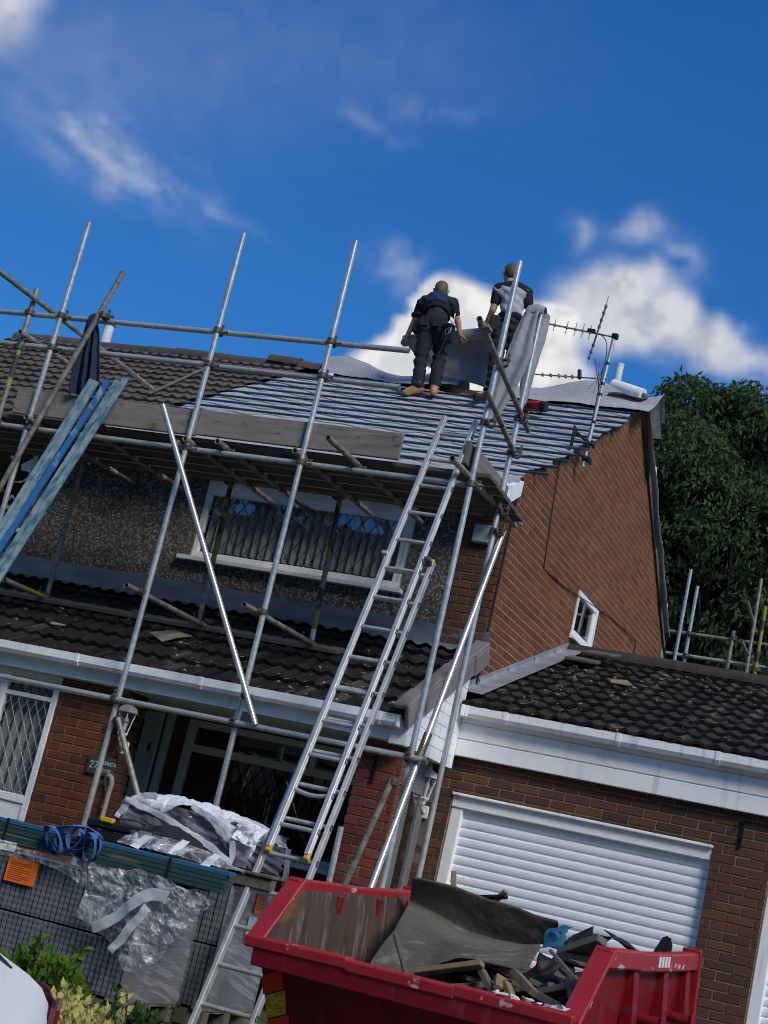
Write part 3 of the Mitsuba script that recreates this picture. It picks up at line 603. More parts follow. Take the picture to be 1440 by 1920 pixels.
# neighbouring half of the pair
nb = thing('neighbouring_house', 'adjoining house at the left with its old brown tiled roof still on', 'house')
nr = key(nb + '__roof')
put(nr, moved(box(-8.95, -4.42, 0, 5.0, -0.03, 0), mat((0, -0.3, 5.44 - .3 * TAN), rx=RA)), 'black_felt')
tiled(nr, -8.9, 16, 15, (-0.36, 5.47 - .36 * TAN), TAN, 'weathered_brown_tile', miss=lambda x, y: x > -4.62 + 0.08 * math.sin(y * 5) or (y > 4.0))
RID = share(half_round(0.44, 0.13), 40)
for i in range(11):
    part(nr, 'ridge_tile', RID, 'weathered_brown_tile', M=mat((-8.9 + i * 0.425, 4.12 + rnd.uniform(-.01, .01), 7.685 + 0.012 * math.sin(i * 1.3)), rz=rnd.uniform(-.02, .02), ry=rnd.uniform(-.012, .012)))
for i in range(2):
    part(nr, 'loose_ridge_tile', RID, 'weathered_brown_tile', M=mat((-4.95 + i * 0.24, 4.1, 7.74 - 0.03 * i), rz=0.08 * i, ry=0.05))
part(nb, 'pebbledash_wall', wall_with_hole(-8.8, -4.122, 3.4, 5.36, 0.012, 0.25, -7.3, -5.12, 4.25, 5.2), 'pebbledash')
nw = key(nb + '__upper_window')
put(nw, cat(F(-7.3, -5.12, 4.25, 4.32), F(-7.3, -5.12, 5.06, 5.2), F(-5.2, -5.12, 4.318, 5.062, -.002), F(-7.3, -7.2, 4.318, 5.062, -.002), F(-6.4, -6.32, 4.318, 5.062, -.003)), 'old_white_upvc', 30)
part(nw, 'sill', cb(-7.4, -5.05, -0.06, 0.03, 4.205, 4.248), 'old_white_upvc')
part(nw, 'glass', box(-7.25, -5.17, 0.062, 0.066, 4.3, 5.1), 'window_glass')
part(nw, 'room', box(-7.5, -5.0, 0.30, 1.2, 4.1, 5.3), 'dark_room')
part(nb, 'flue', moved(lathe([(0.07, 0), (0.07, 0.42), (0.10, 0.43), (0.10, 0.47), (0.001, 0.48)], 14), mat((-7.66, 4.35, 7.72))), 'old_white_upvc', 40)

# ------------------------------------------------------------------ porch roof
PT = 0.512
pr = key(house + '__porch_roof'); labels[pr] = {'label': 'low dark tiled roof over the porch and ground floor windows'}
put(pr, moved(box(-6.2, 0.04, 0, 1.9, -0.04, 0), mat((0, -1.66, 3.74 - 1.66 * PT), rx=math.atan(PT))), 'black_felt')
tiled(pr, -5.94, 20, 6, (-1.70, 3.75 - 1.70 * PT), PT, 'weathered_dark_tile', gauge=0.296)
# lead dressed over the top course
u = np.linspace(0, 1, 220); v = np.linspace(0, 1, 7); U, V = np.meshgrid(u, v, indexing='ij')
Xv = -6.1 + 6.15 * U; wave = 0.030 * (0.5 - 0.5 * np.cos(2 * np.pi * (Xv + 5.94) / 0.15))
Yv = np.where(V < 0.4, 0.005, 0.005 - (V - 0.4) / 0.6 * 0.16); Zv = np.where(V < 0.4, 3.99 - V / 0.4 * 0.19, 3.80 - (V - 0.4) / 0.6 * 0.055 + wave * (V - 0.4) / 0.6)
part(pr, 'lead_flashing', sheet(wob(np.stack([Xv, Yv, Zv], -1), 0.012, 9, 4, (0, -1, 0.6)), 0.003), 'blue_lead', True)
vc = share(cat(cb(-0.10, 0.035, 0, 0.36, 0.03, 0.075, 0.012), cb(0.0, 0.037, 0.002, 0.358, -0.13, 0.04, 0.008)), 25)
for r in range(5):
    part(pr, 'verge_cap', vc, 'verge_plastic', M=mat((0.075, -1.78 + r * 0.345, 2.915 + 0.016 + r * 0.345 * PT), rx=math.atan(PT) + 0.05))
pf = key(house + '__porch_fascia'); put(pf, cb(-6.2, 0.05, -1.62, -1.595, 2.722, 2.86, 0.003), 'white_upvc')
part(house, 'porch_soffit', box(-6.2, 0.04, -1.595, -0.26, 2.722, 2.732), 'grey_frame')
def gutter(x0, x1, y, z):
    p = [(-.055, .095), (-.055, .03), (-.035, 0), (.035, 0), (.055, .03), (.055, .095), (.049, .095), (.049, .033), (.032, .006), (-.032, .006), (-.049, .033), (-.049, .095)]
    return prism([(y + a, z + b) for a, b in p], 'x', x0, x1)
g = key(house + '__porch_gutter'); put(g, gutter(-6.2, 0.03, -1.68, 2.825), 'white_upvc', 30)
gb = share(gutter(-0.016, 0.016, 0, 0), 30)
for x in (-5.6, -4.6, -2.95, -1.75, -0.15): part(g, 'bracket', cat(moved(gutter(-.018, .018, 0, 0), mat((0, 0, 0), s=(1, 1.14, 1.1))), box(-.012, .012, .05, .075, .0, .09)), 'white_upvc', M=mat((x, -1.68, 2.818)))
part(g, 'stop_end', cb(0.0, 0.036, -1.744, -1.616, 2.818, 2.925, 0.01), 'white_upvc')
# white boards closing the porch roof end
tri = Polygon([(-1.62, 2.70), (-0.40, 2.70), (-0.36, 3.555), (-1.62, 2.915)])
for i in range(9):
    z = 2.70 + i * 0.1
    gpy = tri.intersection(sbox(-2, z + 0.004, 0, z + 0.098))
    if not gpy.is_empty: part(house, 'cladding_board', prism(gpy, 'x', 0.052, 0.078), 'white_upvc')
part(house, 'cladding_backing', prism(tri.buffer(-0.004), 'x', 0.042, 0.06), 'grey_frame')
part(house, 'cladding_trim', cb(0.05, 0.088, -0.41, -0.37, 2.70, 3.25, 0.006), 'white_upvc')
part(house, 'fascia_corner', cb(-0.06, 0.085, -1.645, -1.60, 2.695, 2.90, 0.006), 'white_upvc')

# ------------------------------------------------------------------ ground floor front
rp = key(house + '__porch_pier'); put(rp, box(-0.335, 0.022, -1.442, -1.2, 0.4, 2.72), 'mortar')
brickwork(rp, 'y', -1.45, sbox(-0.345, 1.2, 0.030, 2.718), 'red_brick')
OB = share(cbox(0.03, 0.102, 0.0645, 0.004))
for j in range(16, 36): 
    for q in range(2):
        part(rp, 'brick', OB, 'orange_brick', M=mat((0.015 + rnd.uniform(-.002, .002), -1.37 + q * 0.112 + 0.004, j * 0.075 + 0.0375)))
lp = key(house + '__entrance_pier'); put(lp, box(-3.2, -2.535, -1.442, -1.1, 0.4, 2.72), 'mortar')
brickwork(lp, 'y', -1.45, sbox(-3.2, 1.0, -2.53, 2.718), 'orange_brick')
brickwork(lp, 'x', -2.525, sbox(-1.435, 1.0, -1.1, 2.718), 'brown_brick')
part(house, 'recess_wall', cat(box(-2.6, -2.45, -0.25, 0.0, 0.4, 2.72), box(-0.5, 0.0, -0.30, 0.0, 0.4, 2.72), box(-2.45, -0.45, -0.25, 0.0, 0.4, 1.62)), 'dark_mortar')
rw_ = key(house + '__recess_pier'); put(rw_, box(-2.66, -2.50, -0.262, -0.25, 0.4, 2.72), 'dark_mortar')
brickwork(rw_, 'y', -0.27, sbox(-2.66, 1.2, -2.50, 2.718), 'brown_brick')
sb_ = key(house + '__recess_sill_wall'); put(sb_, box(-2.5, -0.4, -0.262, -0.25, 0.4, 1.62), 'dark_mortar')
brickwork(sb_, 'y', -0.27, sbox(-2.5, 1.05, -0.36, 1.61), 'red_brick')
# left bay window
lw = key(house + '__front_window')
put(lw, cat(F(-3.80, -3.20, 1.60, 1.67, 0, -1.46), F(-3.80, -3.20, 2.66, 2.72, 0, -1.46), F(-3.80, -3.735, 1.30, 2.70, .003, -1.46), F(-3.26, -3.20, 1.30, 2.70, .003, -1.46), F(-3.80, -3.20, 2.49, 2.53, -0.004, -1.46), F(-5.0, -3.80, 1.3, 2.72, -.01, -1.46)), 'white_upvc', 30)
part(lw, 'lower_panel', box(-3.78, -3.22, -1.44, -1.42, 1.0, 1.62), 'white_upvc')
part(lw, 'glass', box(-3.76, -3.24, -1.432, -1.428, 1.65, 2.68), 'window_glass')
part(lw, 'lattice', lattice(-3.74, -3.26, 1.665, 2.50, -1.44, 0.088, 1.7), 'pale_lattice', kind='stuff')
part(lw, 'lattice', lattice(-3.74, -3.26, 2.53, 2.67, -1.44, 0.088, 1.7), 'lattice_lead', kind='stuff')
blinds(lw, -3.78, -3.22, 1.6, 2.68, -1.30, 'pale_blind_fabric', 0.95, 0.1)
part(lw, 'room', box(-3.9, -3.1, -1.15, -1.0, 1.0, 2.72), 'dark_room')
# entrance door in the recess
dr_ = key(house + '__front_door')
put(dr_, cat(F(-3.32, -3.22, 0.45, 2.69, 0, -0.3), F(-2.95, -2.80, 0.45, 2.69, 0.02, -0.3), F(-3.3, -2.8, 2.60, 2.69, 0.01, -0.3), F(-3.24, -2.95, 1.18, 1.22, 0.004, -0.3), F(-3.24, -2.95, 1.55, 1.59, 0.004, -0.3),
             F(-3.24, -2.95, 1.92, 1.96, 0.004, -0.3), F(-3.24, -2.95, 2.27, 2.31, 0.004, -0.3), F(-3.10, -3.06, 0.5, 2.62, 0.002, -0.3)), 'grey_frame', 30)
part(dr_, 'glass', box(-3.24, -2.93, -0.262, -0.258, 0.5, 2.62), 'window_glass')
part(dr_, 'room', box(-3.4, -2.66, -0.2, -0.1, 0.4, 2.7), 'dark_room')
part(dr_, 'side_post', cat(F(-2.80, -2.755, 0.45, 2.7, 0.03, -0.3), F(-2.72, -2.66, 0.45, 2.7, 0.035, -0.3)), 'grey_frame')
part(dr_, 'side_post', F(-2.755, -2.72, 0.45, 2.7, 0.01, -0.3), 'curtain_dark')
for z in (1.35, 2.32): part(dr_, 'hinge', cb(-2.835, -2.815, -0.345, -0.32, z, z + 0.08), 'black_iron')
# leaded window of the recess
rw2 = key(house + '__leaded_window')
put(rw2, cat(F(-2.50, -0.40, 1.65, 1.71, 0, -0.31), F(-2.50, -0.40, 2.63, 2.69, 0, -0.31), F(-2.50, -2.42, 1.708, 2.632, -.002, -0.31), F(-0.46, -0.40, 1.708, 2.632, -.002, -0.31), F(-2.42, -0.46, 2.40, 2.47, .004, -0.31), F(-1.24, -1.18, 2.468, 2.632, 0, -0.31)), 'grey_frame', 30)
part(rw2, 'sill', cb(-2.55, -0.36, -0.42, -0.31, 1.60, 1.648), 'white_upvc')
part(rw2, 'glass', box(-2.44, -0.44, -0.275, -0.271, 1.69, 2.65), 'window_glass')
part(rw2, 'lattice', lattice(-2.42, -0.46, 1.705, 2.405, -0.282, 0.125, 1.7), 'lattice_lead', kind='stuff')
part(rw2, 'curtain', sheet(np.stack([np.linspace(-2.42, -2.0, 30)[:, None] * np.ones((1, 2)), -0.17 + 0.03 * np.sin(np.linspace(0, 25, 30))[:, None] * np.ones((1, 2)), np.ones((30, 1)) * np.array([[1.6, 2.65]])], -1), 0.002), 'curtain_dark', True)
part(rw2, 'room', box(-2.6, -0.3, -0.10, -0.02, 1.5, 2.7), 'dark_room')
# narrow glazed side light between pier and garage
sl = key(house + '__side_light')
SF = lambda a, b, c, d, o=0.0: cb(-0.13, -0.09 + o, a, b, c, d, 0.004)
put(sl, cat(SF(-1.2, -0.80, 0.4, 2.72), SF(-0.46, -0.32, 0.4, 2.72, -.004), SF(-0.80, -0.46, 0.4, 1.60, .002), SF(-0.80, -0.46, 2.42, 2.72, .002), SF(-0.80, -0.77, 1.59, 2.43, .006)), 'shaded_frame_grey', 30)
part(sl, 'glass', box(-0.112, -0.108, -0.80, -0.46, 1.59, 2.43), 'window_glass')
part(sl, 'room', box(-0.3, -0.2, -1.0, -0.32, 0.5, 2.7), 'dark_room')

# ------------------------------------------------------------------ garage
ga = thing('garage', 'attached brick garage with white roller doors and a dark tiled roof', 'garage')
gw2 = key(ga + '__front_wall')
WP = Polygon([(-0.2, 0.4), (0.12, 0.4), (0.12, 2.53), (2.36, 2.53), (2.36, 0.4), (2.82, 0.4), (2.82, 2.53), (5.0, 2.53), (5.0, 0.4), (5.4, 0.4), (5.4, 3.3), (-0.2, 3.3)])
put(gw2, prism(WP, 'y', -0.292, -0.1), 'mortar')
brickwork(gw2, 'y', -0.30, WP.intersection(sbox(-0.2, 0.9, 5.4, 2.83)).buffer(0), 'brown_brick', 290, near=lambda t: max(0, t[0] - 2.9) * 10 - t[1])
part(ga, 'end_wall', box(5.2, 5.4, -0.1, 6.2, 0.4, 3.3), 'mortar')
for i, (a, b) in enumerate(((2.822, 2.966), (2.970, 3.108), (3.112, 3.21))):
    part(ga, 'fascia_board', cb(0.09, 5.5, -0.382 - 0.003 * i, -0.36, a, b, 0.006), 'white_upvc')
part(ga, 'soffit', box(0.09, 5.5, -0.36, -0.29, 2.826, 2.836), 'white_upvc')
g2 = key(ga + '__gutter'); put(g2, gutter(0.12, 5.5, -0.455, 3.15), 'white_upvc', 30)
for x in (0.50, 1.48, 2.30, 3.3): part(g2, 'bracket', cat(moved(gutter(-.018, .018, 0, 0), mat((0, 0, 0), s=(1, 1.14, 1.1))), box(-.012, .012, .05, .075, .0, .09)), 'white_upvc', M=mat((x, -0.455, 3.143)))
part(g2, 'stop_end', cat(cb(0.10, 0.135, -0.52, -0.39, 3.142, 3.252, 0.01), cb(0.145, 0.165, -0.518, -0.392, 3.143, 3.25, 0.01)), 'white_upvc')
# roller doors
def slat_profile(h=0.0768):
    t = np.linspace(0, 1, 9); z = h * (0.04 + 0.92 * t); y = -0.009 * np.sin(np.pi * t) ** 0.6 - 0.003 * t
    return [(0.02, 0.0)] + [(yy, zz) for yy, zz in zip(y, z)] + [(0.004, h), (0.02, h)]
for di, (a, b, name) in enumerate(((0.12, 2.36, 'roller_door'), (2.82, 5.0, 'roller_door'))):
    dk = key(ga + '__' + name)
    labels[dk] = {'label': 'closed white roller door behind the red skip' if di == 0 else 'white roller door cut off by the right edge'}
    put(dk, cat(cb(a + 0.004, a + 0.11, -0.27, -0.20, 0.42, 2.40, 0.01), cb(b - 0.09 * di - 0.018, b - 0.004, -0.27, -0.20, 0.42, 2.40, 0.01), cb(a + 0.004, b - 0.004, -0.285, -0.20, 2.398, 2.50, 0.008), cb(a + 0.002, b - 0.002, -0.325, -0.20, 2.496, 2.522, 0.006)), 'white_upvc', 30)
    sp = share(prism([(y, z) for y, z in slat_profile()], 'x', a + 0.10, b - 0.02), 50)
    for i in range(25): part(dk, 'slat', sp, 'door_slat_white', M=mat((0, -0.222, 2.40 - (i + 1) * 0.0775)))
    part(dk, 'backing', box(a + 0.01, b - 0.01, -0.19, -0.17, 0.42, 2.52), 'dark_room')
# garage roof
gr = key(ga + '__roof'); GT = 0.34
put(gr, moved(box(0.012, 5.5, 0, 3.58, -0.04, 0), mat((0, -0.44, 3.222), rx=math.atan(GT))), 'black_felt')
tiled(gr, 0.10, 13, 12, (-0.51, 3.235), GT, 'weathered_dark_tile', gauge=0.298, miss=lambda x, y: y > 2.85)
part(gr, 'rear_slope', moved(box(0.012, 5.5, 0, 3.6, -0.04, 0), mat((0, 2.95, 4.37), rx=-math.atan(GT))), 'black_felt')
GR = share(half_round(0.452, 0.125), 40)
for i in range(12): part(gr, 'ridge_tile', GR, 'ridge_tile_dark', M=mat((0.05 + i * 0.456, 2.93 + rnd.uniform(-.008, .008), 4.412 + rnd.uniform(-.006, .006)), rz=rnd.uniform(-.01, .01)))
part(gr, 'ridge_end', moved(lathe([(0.001, 0.0), (0.11, 0.0), (0.112, 0.03), (0.001, 0.035)], 16), mat((0.02, 2.93, 4.417), ry=math.pi / 2)), 'ridge_tile_dark')
u = np.linspace(0, 1, 60); v = np.linspace(0, 1, 7); U, V = np.meshgrid(u, v, indexing='ij')
Yv = -0.30 + 3.2 * U; zb = 3.415 + 0.338 * Yv
Pn = np.stack([np.where(V < 0.4, 0.006, 0.006 + (V - 0.4) / 0.6 * (0.19 + 0.03 * np.sin(Yv * 21))), Yv, np.where(V < 0.4, zb + 0.145 - V / 0.4 * 0.075, zb + 0.075 + 0.02 * np.sin(Yv * 21) * V)], -1)
part(gr, 'lead_flashing', sheet(wob(Pn, 0.02, 7, 5, (1, 0, 0.8)), 0.003), 'lead', True)
for i, yy in enumerate((0.1, 0.9, 1.7, 2.4)):
    part(gr, 'lead_joint', hose([(0.012, yy, 3.47 + GT * yy + .07), (0.02, yy + .02, 3.475 + GT * yy - 0.01), (0.12, yy - .1, 3.475 + GT * (yy - .1)), (0.2, yy - 0.2, 3.475 + GT * (yy - .2))], 0.005, 6), 'blue_lead', True)
# tiles stacked on and rubble lying on the garage roof
st_ = thing('stacked_tile', 'new grey roof tiles left stacked beside the lead flashing on the garage roof', 'roof tiles')
for i, (x, y, dz, rz) in enumerate(((0.22, 2.05, 0.09, 0.1), (0.30, 2.32, 0.13, -0.05), (0.17, 2.12, 0.04, 0.3))):
    part(st_, 'tile', cb(0, 0.33, 0, 0.36, 0, 0.035, 0.008), 'new_grey_tile', M=mat((x, y, 3.42 + GT * y + dz), rx=math.atan(GT) - .1, rz=rz))
for i in range(14):
    x, y = rnd.uniform(0.25, 1.1) + 0.9 * (i > 10), rnd.uniform(0.6, 2.6)
    k = thing('tile_fragment', 'pale mortar crumbs and broken tile bits strewn near the top of the garage roof', 'rubble', 'crumbs on the garage roof')
    m_ = trimesh.convex.convex_hull(NR.normal(size=(9, 3)) * np.array([0.045, 0.03, 0.012]) * (1.8 if i < 3 else 0.6)); 
    put(k, m_, 'mortar', M=mat((x, y, 3.45 + GT * y + 0.02), rx=math.atan(GT), rz=rnd.uniform(0, 3)))

part(house, 'mortar_patch', moved(cbox(0.006, 0.42, 0.075, 0.002), mat((0.003, 0.20, 5.14))), 'mortar', label='grey patch of bare mortar near the eaves corner')

part(nb, 'ground_floor_wall', cat(box(-8.8, -5.0, -1.43, -1.2, 0.3, 2.72), box(-8.8, -8.6, -1.2, 8.0, 0.3, 5.3), box(-8.8, -6.2, -1.2, 0.0, 2.72, 3.4)), 'orange_brick')
# ------------------------------------------------------------------ scaffold
sc = thing('scaffold', 'steel tube scaffold with a timber platform along the front eaves', 'scaffold')
def tube(name, p0, p1, m='galvanised_steel', r=0.02415): return part(sc, name, pipe(p0, p1, r), m, 40)
def split_tube(name, p0, p1, cuts, mats):
    p0, p1 = np.array(p0, float), np.array(p1, float); t = [0] + cuts + [1]
    for a, b, m in zip(t, t[1:], mats): tube(name, p0 + (p1 - p0) * a, p0 + (p1 - p0) * b, m)
_h = lathe([(0.025, -0.024), (0.034, -0.024), (0.036, -0.02), (0.036, 0.02), (0.034, 0.024), (0.025, 0.024)], 16)
_bolt = cat(rod((0.03, 0.028, 0), (0.085, 0.028, 0), 0.007, 8), moved(cbox(0.02, 0.022, 0.022, 0.003), mat((0.082, 0.028, 0))), moved(cbox(0.03, 0.03, 0.044, 0.005), mat((0.035, 0.026, 0))), moved(cbox(0.02, 0.026, 0.036, 0.004), mat((-0.038, 0.02, 0))))
_h2 = moved(lathe([(0.025, -0.022), (0.034, -0.022), (0.036, -0.018), (0.036, 0.018), (0.034, 0.022), (0.025, 0.022)], 16), mat((0, 0.052, 0), ry=math.pi / 2))
_b2 = cat(rod((0, 0.078, 0.02), (0, 0.078, 0.075), 0.007, 8), moved(cbox(0.022, 0.02, 0.022, 0.003), mat((0, 0.078, 0.072))), moved(cbox(0.042, 0.03, 0.03, 0.005), mat((0, 0.078, 0.03))))
COUP = share(cat(_h, _bolt, _h2, _b2, moved(cbox(0.05, 0.03, 0.05, 0.006), mat((0, 0.027, 0)))), 40)
COUP1 = share(cat(_h, _bolt), 40)
def coupler(p, rz=0.0, ry=0.0, rx=0.0, one=False, m='clamp_steel', flip=1): part(sc, 'coupler', COUP1 if one else COUP, m, M=mat(p, rx=rx, ry=ry, rz=rz, s=(flip, 1, 1)))
YO = -1.98
for x0, z0_, x1, z1_ in ((-3.93, 0.5, -3.925, 4.60), (-3.925, 4.60, -3.90, 6.78), (-2.318, 0.5, -2.302, 6.781), (-1.213, 0.5, -1.225, 6.785), (0.278, 0.5, 0.264, 6.707)):
    tube('standard', (x0, YO, z0_), (x1, YO, z1_))
tube('standard', (0.28, -1.2, 0.5), (0.275, -1.2, 6.60))
tube('standard', (-0.135, YO, 0.5), (-0.15, YO, 1.976))
tube('guard_rail', (-6.0, -1.93, 5.86), (-0.53, -1.93, 5.862)); tube('guard_rail', (-6.0, -1.93, 5.56), (-2.28, -1.93, 5.555)); tube('guard_rail', (-2.27, -1.93, 5.547), (-0.535, -1.93, 5.537))
tube('ledger', (-4.6, -1.93, 4.785), (0.34, -1.93, 4.785)); tube('ledger', (-6.0, -2.03, 2.572), (0.40, -2.03, 2.585))
tube('ledger', (-6.0, -0.72, 4.885), (0.0, -0.72, 4.885), 'dull_steel')
tube('brace', (-2.575, -2.085, 5.10), (-1.0, -2.085, 2.59)); tube('brace', (-2.235, -2.04, 2.43), (-1.45, -2.04, 1.2), 'dull_steel')
tube('brace', (0.335, -1.12, 4.66), (0.345, -2.80, 0.6)); tube('brace', (0.20, -2.06, 2.40), (-0.20, -2.06, 0.6), 'dull_steel')
tube('brace', (-3.322, -2.09, 6.285), (-4.75, -2.09, 1.4), 'dull_steel')
split_tube('standard', (-4.245, -1.98, 6.095), (-4.25, -1.98, 4.5), [0.36, 0.60], ['dull_steel', 'yellow_painted_steel', 'dull_steel'])
tube('end_rail', (-4.2, -2.72, 5.97), (-4.2, 0.32, 6.0), 'dull_steel'); tube('end_rail', (-4.2, -2.1, 5.62), (-4.2, -1.15, 5.66), 'dull_steel')
# return rails at the right-hand end
tube('end_rail', (0.30, -2.70, 5.89), (0.30, -0.94, 5.61), 'dull_steel')
part(sc, 'rail_sleeve', cat(rod((0.30, -2.62, 5.877), (0.30, -2.50, 5.858), 0.033, 14), moved(cbox(0.03, 0.11, 0.03, 0.006), mat((0.345, -2.56, 5.87)))), 'dull_steel', 40)
split_tube('end_rail', (0.31, -2.24, 5.49), (0.30, -1.20, 5.33), [0.52, 0.72], ['dull_steel', 'yellow_painted_steel', 'dull_steel'])
# transoms under the boards
for x, ya, yb, m in ((-2.30, -2.05, 0.0, 0), (-1.97, -2.09, 0.03, 1), (-1.245, -2.1, 0.02, 0), (-0.755, -2.58, -0.2, 0), (0.235, -2.43, -0.55, 0), (-3.3, -2.08, 0.0, 1), (-3.88, -2.1, 0.1, 1)):
    if m: split_tube('transom', (x, ya, 4.84), (x, yb, 4.87), [0.75], ['dull_steel', 'clamp_steel'])
    else: tube('transom', (x, ya, 4.84), (x, yb, 4.86), 'dull_steel')
for x, ya, yb in ((-2.42, -2.15, -0.62), (-1.315, -2.17, -0.55)): tube('transom', (x, ya, 3.50), (x + 0.01, yb, 3.505), 'dull_steel')
split_tube('transom', (-4.15, -1.35, 3.50), (-4.12, -0.55, 3.505), [0.4], ['dull_steel', 'yellow_painted_steel'])
split_tube('standard', (-1.335, -0.66, 3.50), (-1.40, -0.66, 4.93), [0.10, 0.36, 0.56], ['galvanised_steel', 'yellow_painted_steel', 'dull_steel', 'yellow_painted_steel'])
split_tube('standard', (-2.475, -0.66, 3.50), (-2.51, -0.66, 4.93), [0.40, 0.62], ['dull_steel', 'yellow_painted_steel', 'yellow_painted_steel'])
tube('standard', (-4.12, -0.66, 3.50), (-4.14, -0.66, 4.95), 'dull_steel')
# couplers
for x in (-3.91, -2.305, -1.223): 
    coupler((x, YO, 5.86)); coupler((x, YO, 5.55)); coupler((x, YO, 4.785))
for x in (-2.312, -1.218): coupler((x, YO, 2.575), m='clamp_steel', rz=math.pi)
for x, z in ((-4.247, 5.86), (-4.248, 5.52), (-4.249, 4.80)): coupler((x, YO, z), rz=0.6)
coupler((-3.40, -2.09, 5.86)); coupler((-2.37, -2.04, 4.79), one=True); coupler((-1.15, -2.04, 2.80), one=True, rz=1.2)
coupler((0.268, YO, 5.30), rz=-1.4); coupler((0.268, YO, 5.82), rz=-1.4); coupler((0.27, YO, 4.785)); coupler((0.277, YO, 2.58), rz=math.pi); coupler((0.276, -1.2, 5.62), rz=-1.3); coupler((0.278, -1.2, 5.31), rz=-1.3)
coupler((0.278, -1.2, 4.80), rz=-1.4); coupler((0.279, -1.2, 4.62), rz=-1.4); coupler((-2.235, -2.02, 2.42), rz=0.4); coupler((0.21, -2.05, 2.38), rz=0.5)
for x in (-2.42, -1.315): coupler((x + 0.09, YO, 3.5), rz=1.5, one=True); coupler((x - 0.03, -0.66, 3.52), rz=2.0)
coupler((-4.12, -0.66, 3.52), rz=2.0)
for x in (-0.755, 0.235, -1.245, -1.97): coupler((x, -1.93, 4.80), rz=0.3, one=True, rx=math.pi / 2)
for x in (-1.4, -2.51, -4.14): coupler((x, -0.68, 4.88), rz=1.0)
for x in (-3.3, -1.97, -1.245, -0.755, -2.3): coupler((x, -0.72, 4.87), rz=0.3, one=True, rx=math.pi / 2)
part(sc, 'sleeve', rod((0.337, -1.88, 2.80), (0.337, -1.965, 2.60), 0.033, 14), 'clamp_steel', 40)
part(sc, 'ledger_stub', pipe((0.40, -2.03, 2.585), (0.43, -2.03, 2.586), 0.030), 'dull_steel', 40)
# platform boards, toe boards
for i in range(5):
    y = -1.88 + i * 0.255
    part(sc, 'platform_board', cb(-6.2, -2.1 + 0.05 * i, y, y + 0.225, 4.872, 4.91, 0.004), 'scaffold_timber')
    part(sc, 'platform_board', cb(-2.092 + 0.05 * i, 0.38 - 0.012 * i, y + 0.003, y + 0.228, 4.876, 4.914, 0.004), 'scaffold_timber')
part(sc, 'toe_board', cb(-4.15, -2.28, -1.955, -1.917, 4.905, 5.13, 0.004), 'weathered_toe_timber'); part(sc, 'toe_board', cb(-2.275, -0.40, -1.953, -1.915, 4.917, 5.142, 0.004), 'weathered_toe_timber')
part(sc, 'end_toe_board', bar((0.235, -1.95, 4.99), (0.235, -0.98, 4.965), 0.038, 0.225, 0.004), 'scaffold_timber_across')
part(sc, 'end_toe_board', bar((0.195, -2.05, 5.02), (0.19, -1.86, 5.015), 0.04, 0.19, 0.004), 'old_timber')
pk = thing('scaffold_plank', 'grey mossy plank lying along the porch roof tiles under the yellow poles', 'plank')
for a, b in ((-6.0, -3.86), (-3.84, -1.06)): part(pk, 'board', moved(cbox(b - a, 0.225, 0.038, 0.004), mat(((a + b) / 2, -0.60, 3.50), rx=0.28)), 'mossy_plank')

# ------------------------------------------------------------------ ladder
la = thing('ladder', 'double aluminium extension ladder leaning against the scaffold', 'ladder')
KL = 0.45
def lad(x, z, off=0.0): # point of the ladder plane
    n = np.array([0, -1, KL]); n = n / np.linalg.norm(n); return np.array([x, -4.2625 + KL * z, z]) + n * off
def stile(a, b, w, d): return bar(a, b, w, d, 0.004, hint=(0, -1, KL))
UL, UR = (lad(-0.115, 5.34), lad(-0.02, 1.69)), (lad(0.155, 5.34), lad(0.262, 1.69))
LL, LR = (lad(-0.105, 4.04, -0.06), lad(-0.05, 0.42, -0.06)), (lad(0.255, 4.04, -0.06), lad(0.335, 0.42, -0.06))
for a, b in (UL, UR): part(la, 'stile', stile(a, b, 0.028, 0.062), 'aluminium')
for a, b in (LL, LR): part(la, 'stile', stile(a, b, 0.030, 0.062), 'aluminium')
for (a, b) in (UL, UR):
    for s in (-1, 1): part(la, 'stile_flange', stile(a + s * 0.0, b, 0.034, 0.006) if s > 0 else moved(stile(a, b, 0.034, 0.006), mat(tuple(np.array([0, -1, KL]) / math.hypot(1, KL) * 0.030))), 'aluminium')
def rungs(A, B, z0, z1, n, name):
    for i in range(n):
        z = z0 + (z1 - z0) * i / (n - 1)
        t = (A[0][2] - z) / (A[0][2] - A[1][2]); a = A[0] + (A[1] - A[0]) * t; t = (B[0][2] - z) / (B[0][2] - B[1][2]); b = B[0] + (B[1] - B[0]) * t
        p = np.linspace(0, 1, 7)[:, None]; q = a + (b - a) * p
        if i == 1 and name == 'rung': q[:, 2] -= 0.03 * np.sin(np.pi * np.linspace(0, 1, 7)) * 0.8
        part(la, name, hose(q, 0.0155, 10), 'aluminium', 40)
        for e, s in ((B, 1), (A, -1)):
            pass
        part(la, 'rung_plug', moved(lathe([(0.010, 0.001), (0.020, 0.001), (0.022, 0.004), (0.018, 0.006), (0.0135, -0.002), (0.001, -0.002)], 12), mat(tuple(b + [0.0155, 0, 0]), ry=math.pi / 2)), 'clamp_steel')
rungs(UL, UR, 1.86, 5.18, 14, 'rung'); rungs(LL, LR, 0.66, 3.90, 14, 'lower_rung')
for e in (UL, UR): part(la, 'foot', moved(cbox(0.034, 0.05, 0.06, 0.006), mat(tuple(e[1]), rx=-0.42)), 'yellow_plastic')
